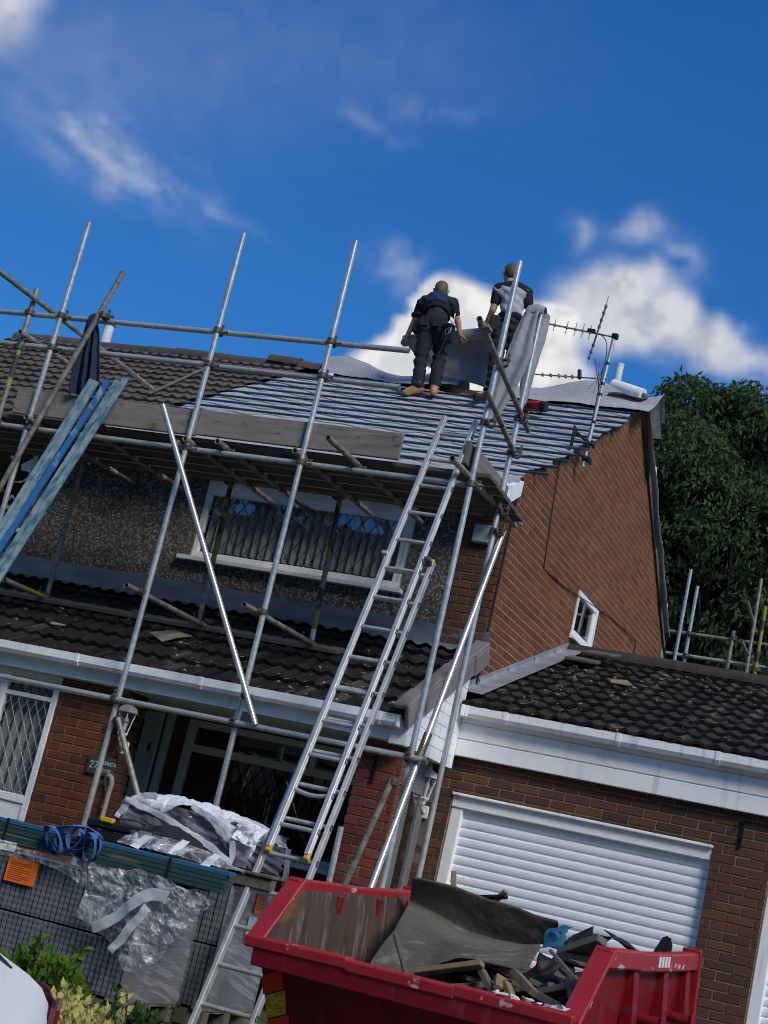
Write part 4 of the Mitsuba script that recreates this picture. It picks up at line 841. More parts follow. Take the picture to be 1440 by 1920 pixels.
part(la, 'guide_bracket', moved(cbox(0.05, 0.09, 0.03, 0.004), mat(tuple(lad(0.245, 4.0, 0.01)), rx=-0.42)), 'clamp_steel'); part(la, 'guide_bracket', moved(cbox(0.05, 0.09, 0.03, 0.004), mat(tuple(lad(-0.10, 4.0, 0.01)), rx=-0.42)), 'aluminium')
part(la, 'end_cap', moved(cbox(0.036, 0.07, 0.03, 0.006), mat(tuple(LR[0]), rx=-0.42)), 'yellow_plastic')

# ------------------------------------------------------------------ loose battens leaning on the scaffold
BL = [((-3.365, -2.03, 5.27), (-4.26, -2.98, 0.5), 'pale_treated_batten', 'pale green batten leaning on the toe board, outermost at the left of the bundle'),
      ((-3.305, -2.055, 5.25), (-4.18, -3.02, 0.5), 'pale_treated_batten', 'pale green batten leaning on the toe board, second from the left of the bundle'),
      ((-3.190, -2.05, 5.275), (-4.20, -3.02, 0.5), 'bright_blue_batten', 'bright blue painted batten in the middle of the leaning bundle'),
      ((-3.112, -2.02, 5.29), (-4.14, -2.97, 0.5), 'pale_treated_batten', 'pale batten just right of the bright blue one in the leaning bundle'),
      ((-3.015, -2.06, 5.31), (-4.05, -3.02, 0.5), 'pale_treated_batten', 'blue green batten leaning on the toe board, outermost at the right of the bundle')]
for a, b, m, lb in BL:
    k = thing('leaning_batten', lb, 'batten', 'battens leaning on the scaffold'); pts = curve([np.array(a), (np.array(a) + b) / 2 + [rnd.uniform(-.01, .01), 0.015, 0], np.array(b)], 7)
    put(k, cat([bar(p, q + (q - p) * 0.01, 0.052, 0.030, 0.002, hint=(0.3, -1, 0)) for p, q in zip(pts, pts[1:])]), m)

# ------------------------------------------------------------------ cloths on the scaffold
def folded(rows, nf, amp, t, m, label, name, cat_, seed, along=(0, 1, 0)):
    """cloth hanging in folds: rows of (left, right) points from top to bottom"""
    L = curve([np.array(r[0], float) for r in rows], 40); R = curve([np.array(r[1], float) for r in rows], 40)
    u = np.linspace(0, 1, 48)[:, None, None]; Pn = L[None] * (1 - u) + R[None] * u
    ph = np.linspace(0, 1, 48)[:, None] * nf * 2 * np.pi; w = np.linspace(0.35, 1, 40)[None, :]
    Pn = Pn + (amp * (np.sin(ph + seed) + 0.4 * np.sin(2.3 * ph + 1)) * w)[..., None] * np.asarray(along, float)
    k = thing(name, label, cat_); put(k, sheet(wob(Pn, 0.03, 5, seed), t), m, True); return k
jk = folded([((-3.60, -1.99, 5.80), (-3.52, -1.99, 5.84)), ((-3.62, -2.0, 5.64), (-3.43, -2.0, 5.66)), ((-3.62, -2.0, 5.36), (-3.34, -2.0, 5.38)), ((-3.60, -1.99, 5.13), (-3.27, -1.99, 5.15))], 3.2, 0.035, 0.006, 'navy_cloth', 'dark jacket hung over the guard rail behind the leaning battens', 'hanging_jacket', 'jacket', 2)
part(jk, 'hood', moved(trimesh.creation.icosphere(3, 1.0), mat((-3.55, -2.0, 5.80), s=(0.055, 0.05, 0.10))), 'navy_cloth', True)
# grey membrane thrown over the top of the end pole
df = thing('draped_felt', 'length of grey roofing felt draped over the top of the end pole', 'roofing felt')
A_ = [((0.16, -1.23, 6.62), (0.31, -1.23, 6.60)), ((0.11, -1.26, 6.42), (0.27, -1.26, 6.44)), ((0.06, -1.28, 6.05), (0.28, -1.28, 6.06)), ((0.03, -1.28, 5.75), (0.20, -1.28, 5.78)), ((0.03, -1.27, 5.55), (0.12, -1.27, 5.52))]
def drape(rows, nf, amp, seed, smax=0.035):
    L = curve([np.array(r[0], float) for r in rows], 40); R = curve([np.array(r[1], float) for r in rows], 40)
    u = np.linspace(0, 1, 40)[:, None, None]; Pn = L[None] * (1 - u) + R[None] * u
    ph = np.linspace(0, 1, 40)[:, None] * nf * 2 * np.pi
    return Pn + (amp * np.sin(ph + seed + 0.6 * np.linspace(0, 3, 40)[None])[..., None] * np.array([0, 1.0, 0]))
put(df, sheet(wob(drape(A_, 1.7, 0.010, 1), 0.035, 4, 1), 0.004), 'breather_felt', True)
B_ = [((0.20, -1.16, 6.66), (0.31, -1.13, 6.60)), ((0.25, -1.12, 6.52), (0.325, -1.07, 6.48)), ((0.21, -1.12, 6.1), (0.30, -1.08, 6.1)), ((0.22, -1.12, 5.87), (0.29, -1.08, 5.88)), ((0.23, -1.12, 5.78), (0.27, -1.09, 5.77))]
part(df, 'fold', sheet(wob(drape(B_, 1.0, 0.010, 2), 0.03, 5, 7), 0.004), 'breather_felt', True)
an = np.linspace(-0.2, math.pi + 0.4, 20); Pn = np.stack([0.24 + np.linspace(-0.08, 0.075, 16)[:, None] + 0 * an[None], -1.20 + 0.05 * np.cos(an)[None] + 0 * np.zeros((16, 1)), 6.60 + 0.06 * np.sin(an)[None] - 0.25 * np.abs(np.linspace(-.08, .075, 16))[:, None]], -1)
part(df, 'top_fold', sheet(wob(Pn, 0.02, 8, 3), 0.004), 'breather_felt', True)

# ------------------------------------------------------------------ the two roofers
def human(k, J, hair, face_dir, female=False, look=0.0):
    g = {a: np.array(b, float) for a, b in J.items()}
    bones = []
    B = lambda a, ra, b, rb: bones.append((g[a], ra, g[b], rb))
    B('Lank', .045, 'Lkne', .055); B('Lkne', .06, 'Lhip', .085); B('Rank', .045, 'Rkne', .055); B('Rkne', .06, 'Rhip', .085)
    B('Lhip', .095, 'Rhip', .095); B('pel', .125, 'wai', .115); B('wai', .115, 'che', .13); B('Lsho', .06, 'Rsho', .06); B('che', .125, 'Lsho', .065); B('che', .125, 'Rsho', .065)
    B('che', .09, 'neck', .06); B('neck', .056, 'head', .058)
    h = g['head']; f = np.asarray(face_dir, float); f /= np.linalg.norm(f); upd = (h - g['neck']); upd /= np.linalg.norm(upd); upd = upd * 0.4 + np.array([0, 0, 0.6]); upd /= np.linalg.norm(upd)
    sd = np.cross(f, upd); sd /= np.linalg.norm(sd)
    bones.append((h + upd * .035 - f * .02, .086, h + upd * .03 + f * .02, .080)); bones.append((h + f * .035 - upd * .06, .048, h + f * .03, .07))
    bones.append((h + f * .095 - upd * .005, .012, h + f * .085 + upd * .03, .010))
    for s in (-1, 1): bones.append((h + sd * s * .082 - upd * .02, .012, h + sd * s * .090 + upd * .02 - f * .012, .016))
    for s in 'LR':
        B(s + 'sho', .052, s + 'elb', .041); B(s + 'elb', .040, s + 'wri', .027)
        w, e, hd = g[s + 'wri'], g[s + 'elb'], g[s + 'han']; d = hd - w; L_ = np.linalg.norm(d); d /= L_
        sid = np.cross(d, [0, 1, 0.2]); sid /= np.linalg.norm(sid); nrm = np.cross(sid, d)
        pc = w + d * 0.055
        for q in (-1, 1): bones.append((w + d * .015, .022, pc + sid * .022 * q + d * .02, .016))
        for i, ln in enumerate((.036, .042, .040, .030)):
            b0 = pc + d * .025 + sid * (-.030 + .020 * i); b1 = b0 + d * ln + nrm * .008; b2 = b1 + d * ln * .5 + nrm * .026
            bones.append((b0, .0095, b1, .0088)); bones.append((b1, .0088, b2, .0078))
        t0 = w + d * .03 + sid * .03 * (1 if s == 'L' else -1); t1 = t0 + d * .035 + sid * .02 * (1 if s == 'L' else -1) + nrm * .01; bones.append((t0, .012, t1, .010)); bones.append((t1, .010, t1 + d * .025 + nrm * .015, .008))
    for s in 'LR': bones.append((g[s + 'ank'], .042, g[s + 'toe'] + [0, 0, .04], .035))
    put(k, blobmesh(bones, 0.012, 5), 'skin', True)
    # hair
    hb = [(h + upd * .045 - f * .03, .084, h + upd * .052 + f * .015, .078), (h - f * .045 - upd * .02, .066, h - f * .035 + upd * .03, .084)]
    hm = blobmesh(hb, 0.012, 3); hm.vertices += 0.004 * (meshkit.noise(np.asarray(hm.vertices) * 90, 3) - 0.5)[:, None]
    part(k, 'hair', hm, hair, True)
    return g, f, upd, sd
def trousers(k, g, m, knee=None):
    b = [(g['Lank'] + [0, 0, 0.01], .074, g['Lkne'], .080), (g['Lkne'], .083, g['Lhip'], .112), (g['Rank'] + [0, 0, 0.01], .074, g['Rkne'], .080), (g['Rkne'], .083, g['Rhip'], .112), (g['Lhip'], .118, g['Rhip'], .118), (g['pel'], .142, g['wai'] * .7 + g['pel'] * .3, .132)]
    t = blobmesh(b, 0.016, 4); v = np.asarray(t.vertices)
    amp = 0.014 * (meshkit.fbm(v * [14, 14, 20], 3, 5) - 0.5) + 0.010 * np.sin(v[:, 2] * 62 + 5 * meshkit.fbm(v * 6, 2, 8)) * (meshkit.noise(v * 5, 2) > 0.45)
    t.vertices = v + np.asarray(t.vertex_normals) * amp[:, None]
    part(k, 'trousers', t, m, True)
def shirt(k, g, m, sleeve=0.55, yoke=None):
    b = [(g['pel'] * .35 + g['wai'] * .65, .140, g['wai'], .136), (g['wai'], .134, g['che'], .152), (g['che'], .146, g['Lsho'], .080), (g['che'], .146, g['Rsho'], .080), (g['che'], .11, g['neck'] * .8 + g['che'] * .2, .066)]
    t = blobmesh(b, 0.016, 4); v = np.asarray(t.vertices)
    t.vertices = v + np.asarray(t.vertex_normals) * (0.016 * (meshkit.fbm(v * [12, 12, 9], 3, 4) - 0.5) + 0.006 * np.sin(v[:, 0] * 40 + v[:, 2] * 55))[:, None]
    part(k, 'shirt', t, m, True)
    for s in 'LR':
        e = g[s + 'sho'] + (g[s + 'elb'] - g[s + 'sho']) * sleeve
        sl_ = blobmesh([(g[s + 'sho'], .078, e, .064)], 0.014, 3); v = np.asarray(sl_.vertices); sl_.vertices = v + np.asarray(sl_.vertex_normals) * (0.014 * (meshkit.fbm(v * 14, 3, 6) - 0.5))[:, None]
        part(k, 'sleeve', sl_, yoke or m, True)
def boots(k, g, m, sole='black_plastic'):
    for s in 'LR':
        a, t = g[s + 'ank'], g[s + 'toe']; d = (t - a) * [1, 1, 0]; d /= np.linalg.norm(d) + 1e-9; z = min(a[2], t[2])
        heel = np.array([a[0], a[1], a[2] - .075]) - d * .035; toe = np.array([t[0], t[1], t[2] + .035])
        b = blobmesh([(a + [0, 0, .035], .062, heel + [0, 0, .05], .052), (heel + [0, 0, .045], .05, toe, .042), (a, .056, toe - d * .03, .042)], 0.012, 3)
        part(k, 'boot', b, m, True)
        part(k, 'boot_sole', blobmesh([(heel - [0, 0, .002], .034, toe - [0, 0, .035], .030)], 0.02, 1), sole, True)
p1 = thing('person', 'man in navy shirt, dark trousers, tan boots and tool belt bending over the ridge', 'person')
J1 = {'Ltoe': [-2.53, 2.95, 7.115], 'Lank': [-2.42, 3.02, 7.274], 'Lkne': [-2.500, 3.1, 7.69], 'Lhip': [-2.495, 3.08, 8.03], 'Rtoe': [-2.20, 3.0, 7.165], 'Rank': [-2.268, 3.15, 7.335], 'Rkne': [-2.310, 3.2, 7.75], 'Rhip': [-2.335, 3.12, 8.05], 'pel': [-2.42, 3.1, 8.12],
      'wai': [-2.470, 3.2, 8.30], 'che': [-2.57, 3.40, 8.49], 'neck': [-2.615, 3.53, 8.61], 'head': [-2.655, 3.63, 8.735], 'Lsho': [-2.755, 3.40, 8.47], 'Lelb': [-2.855, 3.48, 8.215], 'Lwri': [-2.915, 3.52, 8.075], 'Lhan': [-2.96, 3.56, 8.00],
      'Rsho': [-2.385, 3.40, 8.50], 'Relb': [-2.285, 3.48, 8.29], 'Rwri': [-2.245, 3.52, 8.16], 'Rhan': [-2.19, 3.58, 8.10]}
g, f, upd, sd = human(p1, J1, 'fair_hair', (-0.15, 0.9, -0.5))
trousers(p1, g, 'dark_work_cloth'); shirt(p1, g, 'navy_cloth', 0.5, 'black_cloth'); boots(p1, g, 'tan_leather')
c = g['wai'] * 0.72 + g['pel'] * 0.28; an = np.linspace(0, 2 * np.pi, 40)
ax = g['wai'] - g['pel']; ax /= np.linalg.norm(ax); e1 = np.array([1, 0, 0]) - ax * ax[0]; e1 /= np.linalg.norm(e1); e2 = np.cross(ax, e1)
part(p1, 'tool_belt', cat([hose(c + ax * q + 0.153 * (np.cos(an)[:, None] * e1 + np.sin(an)[:, None] * e2), 0.016, 8) for q in (-0.016, 0.0, 0.016)]), 'black_cloth', True)
part(p1, 'belt_strap', cat([hose(c + ax * (0.075 + 0.02 * q) + (0.150 + .004 * q) * (np.cos(an)[:, None] * e1 + np.sin(an)[:, None] * e2), 0.010, 8) for q in (-1, 0, 1)]), 'dark_work_cloth', True)
def pouch(px, py, pz, w, h):
    b = moved(cbox(w, 0.09, h, 0.02), mat((px, py, pz))); return b
part(p1, 'tool_pouch', pouch(-2.205, 3.03, 7.97, 0.14, 0.24), 'black_cloth', 40); part(p1, 'tool_pouch', pouch(-2.60, 3.03, 8.02, 0.10, 0.18), 'black_cloth', 40)
part(p1, 'hammer', cat(rod((-2.17, 2.97, 8.02), (-2.235, 2.95, 7.62), 0.012, 8), rod((-2.24, 2.95, 7.60), (-2.262, 2.945, 7.47), 0.018, 8), rod((-2.23, 2.96, 8.05), (-2.11, 2.96, 8.03), 0.016, 8)), 'black_iron', 40)
part(p1, 'karabiner', cat(hose([(-2.19, 2.975, 8.12), (-2.14, 2.97, 8.06), (-2.15, 2.96, 7.96), (-2.20, 2.96, 7.92), (-2.22, 2.965, 7.98), (-2.17, 2.96, 8.02)], 0.006, 6), hose([(-2.15, 2.97, 8.2), (-2.13, 2.96, 8.1), (-2.17, 2.95, 7.95)], 0.005, 6)), 'metal_bright', 40)
part(p1, 'side_strap', hose(curve([c + e1 * -0.15, np.array([-2.72, 3.12, 8.22]), np.array([-2.80, 3.30, 8.25])], 12), 0.02, 8), 'black_cloth', True)
for s in (-1, 1): part(p1, 'back_pocket', moved(cbox(0.12, 0.015, 0.13, 0.006), mat((-2.42 + 0.085 * s, 2.965, 8.075), rx=-0.15)), 'dark_work_cloth')
p2 = thing('person', 'man in grey and black T-shirt standing at the ridge behind the end poles', 'person')
J2 = {'Ltoe': [-1.72, 3.12, 7.225], 'Lank': [-1.618, 3.3, 7.40], 'Lkne': [-1.64, 3.28, 7.82], 'Lhip': [-1.67, 3.35, 8.21], 'Rtoe': [-1.50, 3.2, 7.29], 'Rank': [-1.465, 3.4, 7.46], 'Rkne': [-1.47, 3.36, 7.86], 'Rhip': [-1.515, 3.4, 8.24], 'pel': [-1.595, 3.37, 8.29],
      'wai': [-1.605, 3.37, 8.43], 'che': [-1.645, 3.40, 8.655], 'neck': [-1.705, 3.40, 8.80], 'head': [-1.75, 3.42, 8.945], 'Lsho': [-1.815, 3.35, 8.695], 'Lelb': [-1.835, 3.34, 8.43], 'Lwri': [-1.925, 3.44, 8.245], 'Lhan': [-1.965, 3.52, 8.165],
      'Rsho': [-1.50, 3.44, 8.71], 'Relb': [-1.39, 3.42, 8.46], 'Rwri': [-1.48, 3.52, 8.31], 'Rhan': [-1.54, 3.58, 8.25]}
g, f, upd, sd = human(p2, J2, 'brown_hair', (-0.62, 0.75, -0.15))
trousers(p2, g, 'charcoal_cloth'); shirt(p2, g, 'grey_cloth', 0.55, 'black_cloth'); boots(p2, g, 'charcoal_cloth')
part(p2, 'shirt_yoke', blobmesh([(g['Lsho'] + [0, 0, .012], .083, g['che'] + [0, 0, .085], .118), (g['Rsho'] + [0, 0, .012], .083, g['che'] + [0, 0, .085], .118), (g['che'] + [0, 0, .09], .10, g['neck'] * .85 + g['che'] * .15, .070)], 0.016, 3), 'black_cloth', True)
part(p2, 'belt_pouch', moved(cbox(0.12, 0.08, 0.2, 0.02), mat((-1.74, 3.24, 8.23), rz=0.3)), 'charcoal_cloth', 40)
c = g['wai'] * 0.5 + g['pel'] * 0.5
part(p2, 'belt', cat([hose(c + [0, 0, q] + 0.145 * (np.cos(an)[:, None] * np.array([1, 0, 0]) + np.sin(an)[:, None] * np.array([0, 1, 0])), 0.014, 8) for q in (-.012, .012)]), 'black_cloth', True)

# membrane the two of them are unrolling
hf = thing('held_felt', 'roll of grey roofing membrane held up between the two men on the ridge', 'roofing felt')
u = np.linspace(0, 1, 50); v = np.linspace(0, 1, 26); U, V = np.meshgrid(u, v, indexing='ij')
top = np.stack([-2.95 + 1.03 * u, 3.60 + 0.0 * u, 8.02 + 0.20 * u], -1)
bot = np.stack([np.interp(u, [0, .25, .6, 1], [-2.88, -2.55, -2.15, -1.66]), np.interp(u, [0, .25, .6, 1], [3.72, 3.74, 3.80, 3.72]), np.interp(u, [0, .12, .25, .6, 1], [7.96, 7.82, 7.74, 7.68, 7.52])], -1)
Pn = top[:, None] * (1 - V[..., None]) + bot[:, None] * V[..., None]
Pn[..., 1] += 0.09 * np.sin(np.pi * V) * (0.4 + U) + 0.03 * np.sin(9 * U + 4 * V) + 0.03 * np.sin(4 * U - 6 * V)
put(hf, sheet(wob(Pn, 0.04, 4, 8), 0.004), 'felt_underside', True)
rl = [(0.010 + 0.0042 * t, t) for t in np.linspace(0, 6 * np.pi, 60)]
a, b = np.array([-2.98, 3.62, 8.045]), np.array([-1.90, 3.62, 8.255])
part(hf, 'roll', rod(a, b, 0.072, 20), 'breather_felt', 40)
part(hf, 'roll_core', rod(a - (b - a) * 0.006, a, 0.03, 12), 'dark_mortar')

# ------------------------------------------------------------------ small things on the roof
dl = thing('cordless_drill', 'red and black power tool lying on the battens right of the end poles', 'power tool')
put(dl, moved(cat(moved(cbox(0.22, 0.10, 0.12, 0.02), mat((0, 0, 0.0))), moved(cbox(0.09, 0.08, 0.08, 0.015), mat((-0.12, 0, -0.02)))), mat((-0.90, 2.78, 7.10), rz=-0.3, rx=0.4)), 'red_plastic', 40)
part(dl, 'battery', moved(cbox(0.08, 0.095, 0.12, 0.012), mat((-0.765, 2.72, 7.085), rz=-0.3, rx=0.4)), 'black_plastic'); part(dl, 'grip', moved(cbox(0.12, 0.02, 0.05, 0.008), mat((-0.95, 2.73, 7.08), rz=-0.3, rx=0.4)), 'black_plastic')
gl = thing('red_glove', 'crumpled red work glove lying behind the toe board beside the second pole', 'glove')
gm = trimesh.creation.icosphere(3, 1.0); gm.vertices *= (1 + 0.6 * (meshkit.fbm(np.asarray(gm.vertices) * 2, 3, 1) - 0.5))[:, None]
put(gl, moved(gm, mat((-2.48, -1.82, 5.14), s=(0.085, 0.05, 0.04), ry=0.1)), 'red_plastic', True)
pb = thing('roof_plank', 'long narrow strip of old timber lying slantwise on the brown tiles', 'plank'); put(pb, bar((-4.85, 1.30, 6.26), (-5.32, 3.25, 7.33), 0.035, 0.02, 0.002), 'old_timber')
wr = thing('felt_roll', 'white roll of roofing membrane left on the ridge at the gable', 'roofing felt')
put(wr, rod((-0.42, 4.14, 7.93), (-0.01, 4.02, 7.80), 0.078, 24), 'white_upvc', 40)
part(wr, 'core', rod((-0.012, 4.021, 7.80), (-0.004, 4.018, 7.797), 0.035, 14), 'dark_mortar')
part(wr, 'loose_end', sheet(wob(np.stack([np.linspace(-0.40, 0.06, 20)[:, None] + 0 * np.linspace(0, 1, 12)[None], 4.02 - 0.16 * np.linspace(0, 1, 12)[None] + 0.0 * np.zeros((20, 1)), 7.76 - 0.03 * np.linspace(0, 1, 12)[None] + 0.02 * np.sin(np.linspace(0, 5, 20))[:, None] * np.linspace(0, 1, 12)[None]], -1), 0.03, 5, 2), 0.003), 'breather_felt', True)
vp = thing('vent_pipe', 'pale round vent pipe standing up behind the ridge near the gable', 'pipe')
put(vp, moved(lathe([(0.048, 0.0), (0.048, 0.62), (0.052, 0.63), (0.052, 0.66), (0.001, 0.675)], 18), mat((-0.55, 4.75, 7.78))), 'old_white_upvc', 40)

# ------------------------------------------------------------------ television aerials
ae = thing('tv_aerial', 'television aerial mast with three yagi arrays bracketed to the gable edge', 'aerial')
put(ae, rod((0.10, 1.70, 6.14), (0.13, 1.76, 7.62), 0.020, 12), 'aluminium', 40)
for z in (6.20, 6.32): part(ae, 'mast_collar', rod((0.102, 1.703, z), (0.1035, 1.705, z + 0.06), 0.026, 12), 'black_plastic', 40)
for z in (6.62, 6.93, 7.05, 7.28): part(ae, 'tape', rod((0.10 + .02 * (z - 6.14), 1.70 + .04 * (z - 6.14), z), (0.1005 + .02 * (z - 6.14), 1.701 + .04 * (z - 6.14), z + 0.03), 0.0225, 12), 'black_plastic', 40)
for z in (6.22, 6.40):
    part(ae, 'bracket', cat(bar((0.01, 1.45, z + 0.03), (0.15, 1.78, z - 0.005), 0.02, 0.03), bar((0.15, 1.66, z), (0.15, 1.78, z - 0.003), 0.02, 0.05)), 'black_iron')
part(ae, 'wall_plate', cb(0.003, 0.018, 1.40, 1.47, 6.12, 6.48), 'black_iron')
def yagi(name, a, b, els, L, r=0.010, el_r=0.0045, d=(0, 0.12, 1.0)):
    a, b = np.array(a, float), np.array(b, float); k = part(ae, name, rod(a, b, r, 8), 'dull_steel', 40)
    d = np.array(d, float); d /= np.linalg.norm(d)
    for i, t in enumerate(els):
        p = a + (b - a) * t; l = L * (1.0 - 0.35 * t) if i else L * 1.1
        part(k, 'element', cat(rod(p - d * l, p + d * l, el_r, 6), moved(cbox(0.03, 0.03, 0.03, 0.005), mat(tuple(p)))), 'dull_steel')
    return k
k = yagi('yagi_array', (0.15, 1.76, 7.60), (-0.66, 1.75, 7.69), (0.99, .84, .67, .55, .45, .35), 0.10); labels[k] = {'label': 'upper long yagi pointing left'}
part(k, 'balun', moved(cbox(0.09, 0.03, 0.04, 0.008), mat((-0.12, 1.75, 7.65), ry=0.1)), 'black_plastic')
k = yagi('yagi_array', (0.19, 1.02, 7.63), (-0.26, 2.35, 7.57), (0.0, .12, .25, .38, .74, .87, 1.0), 0.11); labels[k] = {'label': 'upper yagi pointing away from the gable'}
k = yagi('yagi_array', (0.16, 1.73, 7.12), (-0.74, 1.75, 7.10), (1.0, .9, .78, .68, .58, .5, .42), 0.035, 0.008, 0.005, (-.4, 0.1, 1)); labels[k] = {'label': 'lower yagi with short elements'}
part(k, 'balun', moved(cbox(0.04, 0.05, 0.11, 0.012), mat((-0.14, 1.72, 7.14), ry=-0.2)), 'black_plastic')
for q in (-1, 1): part(k, 'reflector', cat([rod((0.02 + 0.03 * i, 1.60 + .1 * i, 7.12 - 0.17 * q), (0.06, 1.75, 7.12 + .02 * q), 0.006, 6) for i in (0, 1, 2)]), 'dull_steel')
part(ae, 'head_clamp', moved(cbox(0.07, 0.06, 0.06, 0.01), mat((0.14, 1.76, 7.61))), 'black_iron')
part(ae, 'cable', hose(curve([(-0.1, 1.74, 7.63), (0.06, 1.74, 7.54), (0.10, 1.72, 7.3), (0.10, 1.69, 6.9), (0.09, 1.67, 6.4), (0.02, 1.45, 6.1), (0.012, 1.16, 6.02)], 40), 0.005, 6), 'black_plastic', True)
# ------------------------------------------------------------------ skip
sk = thing('skip', 'dented red steel skip full of old roofing felt and timber in front of the garage', 'skip')
SM = mat((2.037, -6.392, 1.248), rz=-0.160) @ mat(rx=0.067) @ mat(ry=-0.011)
W, SL1, SH1, SL2, SLEN, DEP = 0.827, 0.272, 0.281, 1.475, 1.50, 0.95
def taper(m):
    v = np.array(m.vertices); t = np.clip((SH1 - v[:, 2]) / (SH1 + DEP), 0, 1); v[:, 0] *= 1 - 0.14 * t; m.vertices = v; return m
def sp(name, m, b, smooth=False, **k): return part(sk, name, moved(m, SM), b, smooth, **k)
side = [(0.0, 0.0), (SL1, SH1), (SL2, SH1), (SLEN, 0.0), (1.22, -DEP), (0.40, -DEP)]
for s in (1, -1):
    a, b = (W - 0.03, W - 0.012) if s > 0 else (-W + 0.012, -W + 0.03)
    pl_ = prism(side, 'x', a, b).subdivide().subdivide(); m_ = taper(pl_)
    v = np.array(m_.vertices); v[:, 0] += 0.016 * (meshkit.fbm(v * 3.1 + s, 3, 4) - 0.5) * ((v[:, 1] > .1) & (v[:, 1] < 1.4)); m_.vertices = v
    sp('side_wall', m_, 'skip_red_paint')
    a2, b2 = (W - 0.042, W - 0.034) if s > 0 else (-W + 0.034, -W + 0.042)
    sp('side_lining', taper(prism(side, 'x', a2, b2).subdivide()), 'skip_rusty_lining')
    x0_, x1_ = (W - 0.045, W + 0.028) if s > 0 else (-W - 0.028, -W + 0.045)
    rail = [moved(cbox(x1_ - x0_, 0.43, 0.085, 0.008), mat(((x0_ + x1_) / 2, SL1 + 0.20 + 0.40 * i, SH1 - 0.03 - 0.012 * math.sin(1.2 * i)), rx=0.02 * (i - 1))) for i in range(3)]
    sp('top_rail', cat(rail), 'skip_rim_paint')
    for (p, q) in (((0, 0), (SL1, SH1)), ((SLEN, 0), (SL2, SH1))):
        M, L = frame((0, p[0], p[1]), (0, q[0], q[1]), (1, 0, 0)); m_ = cbox(L + 0.05, 0.02, 0.10, 0.006); m_.apply_translation((L / 2, 0, 0)); m_.apply_transform(M); m_.apply_translation(((W - 0.012) * s, 0, 0))
        sp('sloping_rim', m_, 'skip_rim_paint')
    xr = (W + 0.0) * s
    sp('lower_rail', moved(cbox(0.05, 1.33, 0.10, 0.008), mat((xr * 0.965, 0.81, -0.13))), 'skip_red_paint')
    for y in (0.66, 1.07, 1.40): sp('rib', moved(cbox(0.07, 0.055, 0.33, 0.006), mat((xr * 0.985, y, 0.075), ry=-0.10 * s)), 'skip_red_paint')
    for y in (0.74, 1.17):
        sp('lifting_lug', cat(rod((xr * 0.97, y, -0.01), (xr + 0.13 * s, y, -0.01), 0.026, 14), moved(cbox(0.014, 0.06, 0.11, 0.006), mat((xr + 0.135 * s, y, -0.03)))), 'skip_red_paint', 40)
endp = [(0.0, 0.0), (0.02, 0.0), (0.42, -DEP), (0.40, -DEP)]
for f_ in (0, 1):
    pts = endp if f_ == 0 else [(SLEN - a, b) for a, b in endp]
    m_ = taper(prism(pts, 'x', -W + 0.02, W - 0.02).subdivide().subdivide()); sp('end_wall', m_, 'skip_red_paint')
    ipts = [(a + 0.022, b) for a, b in endp] if f_ == 0 else [(SLEN - a - 0.022, b) for a, b in endp]
    sp('end_lining', taper(prism(ipts, 'x', -W + 0.03, W - 0.03)), 'skip_rusty_lining')
sp('front_rim', cat([moved(cbox(0.57, 0.075, 0.055, 0.008), mat((-W + 0.26 + i * 0.56, 0.0, -0.012 * math.sin(math.pi * (i + .5) / 3)), ry=0.012 * (i - 1))) for i in range(3)]), 'skip_rim_paint')
sp('front_band', moved(cbox(1.60, 0.03, 0.10, 0.006), mat((0, -0.012, -0.065))), 'skip_red_paint')
sp('rear_rim', moved(cbox(1.66, 0.075, 0.055, 0.008), mat((0, SLEN, 0))), 'skip_rim_paint')
sp('floor', taper(box(-W + 0.02, W - 0.02, 0.40, 1.22, -DEP, -DEP + 0.012)), 'skip_rusty_lining')
# reflective strip down the left of the front end
def on_front(x0, x1, d0, d1, off):   # patch of the sloping front, d = distance down from the rim
    o = [(x0, d0 + 0.05), (x1, d0), (x1, d1), (x0, d1 + 0.05)]; v = []
    for x, d in o: v.append([x, 0.42 * d - off, -d])
    q = np.array(v); n = np.array([0, -1, -0.42]); n /= np.linalg.norm(n)
    return mesh(np.vstack([q, q - n * 0.002 * -1]), [[0, 1, 2], [0, 2, 3], [4, 6, 5], [4, 7, 6], [0, 4, 5], [0, 5, 1], [1, 5, 6], [1, 6, 2], [2, 6, 7], [2, 7, 3], [3, 7, 4], [3, 4, 0]])
sx = -W + 0.055
zz = [0.11, 0.20, 0.31, 0.42, 0.53, 0.64]
for i, (a, b) in enumerate(zip(zz, zz[1:])): sp('reflector', on_front(sx + 0.014 * i, sx + 0.115 + 0.014 * i, a, b - 0.001, 0.006), 'reflective_yellow' if i % 2 else 'reflective_red')
sp('rubble', moved(trimesh.convex.convex_hull(NR.normal(size=(24, 3)) * [0.035, 0.022, 0.010]), mat((W - 0.10, 0.05, 0.02))), 'white_rubble')
for i in range(7): sp('rubble_crumb', moved(trimesh.convex.convex_hull(NR.normal(size=(9, 3)) * [0.016, 0.012, 0.008]), mat((W - 0.06 - 0.055 * i, rnd.uniform(-.02, .05), 0.028))), 'white_rubble')
# faint worn white stencil marks on the rail
for i in range(4):
    sp('stencil', moved(cbox(0.003, 0.028, 0.05, 0.001), mat((W + 0.0295, SL1 + 0.62 + 0.042 * i, SH1 - 0.035))), 'white_rubble')

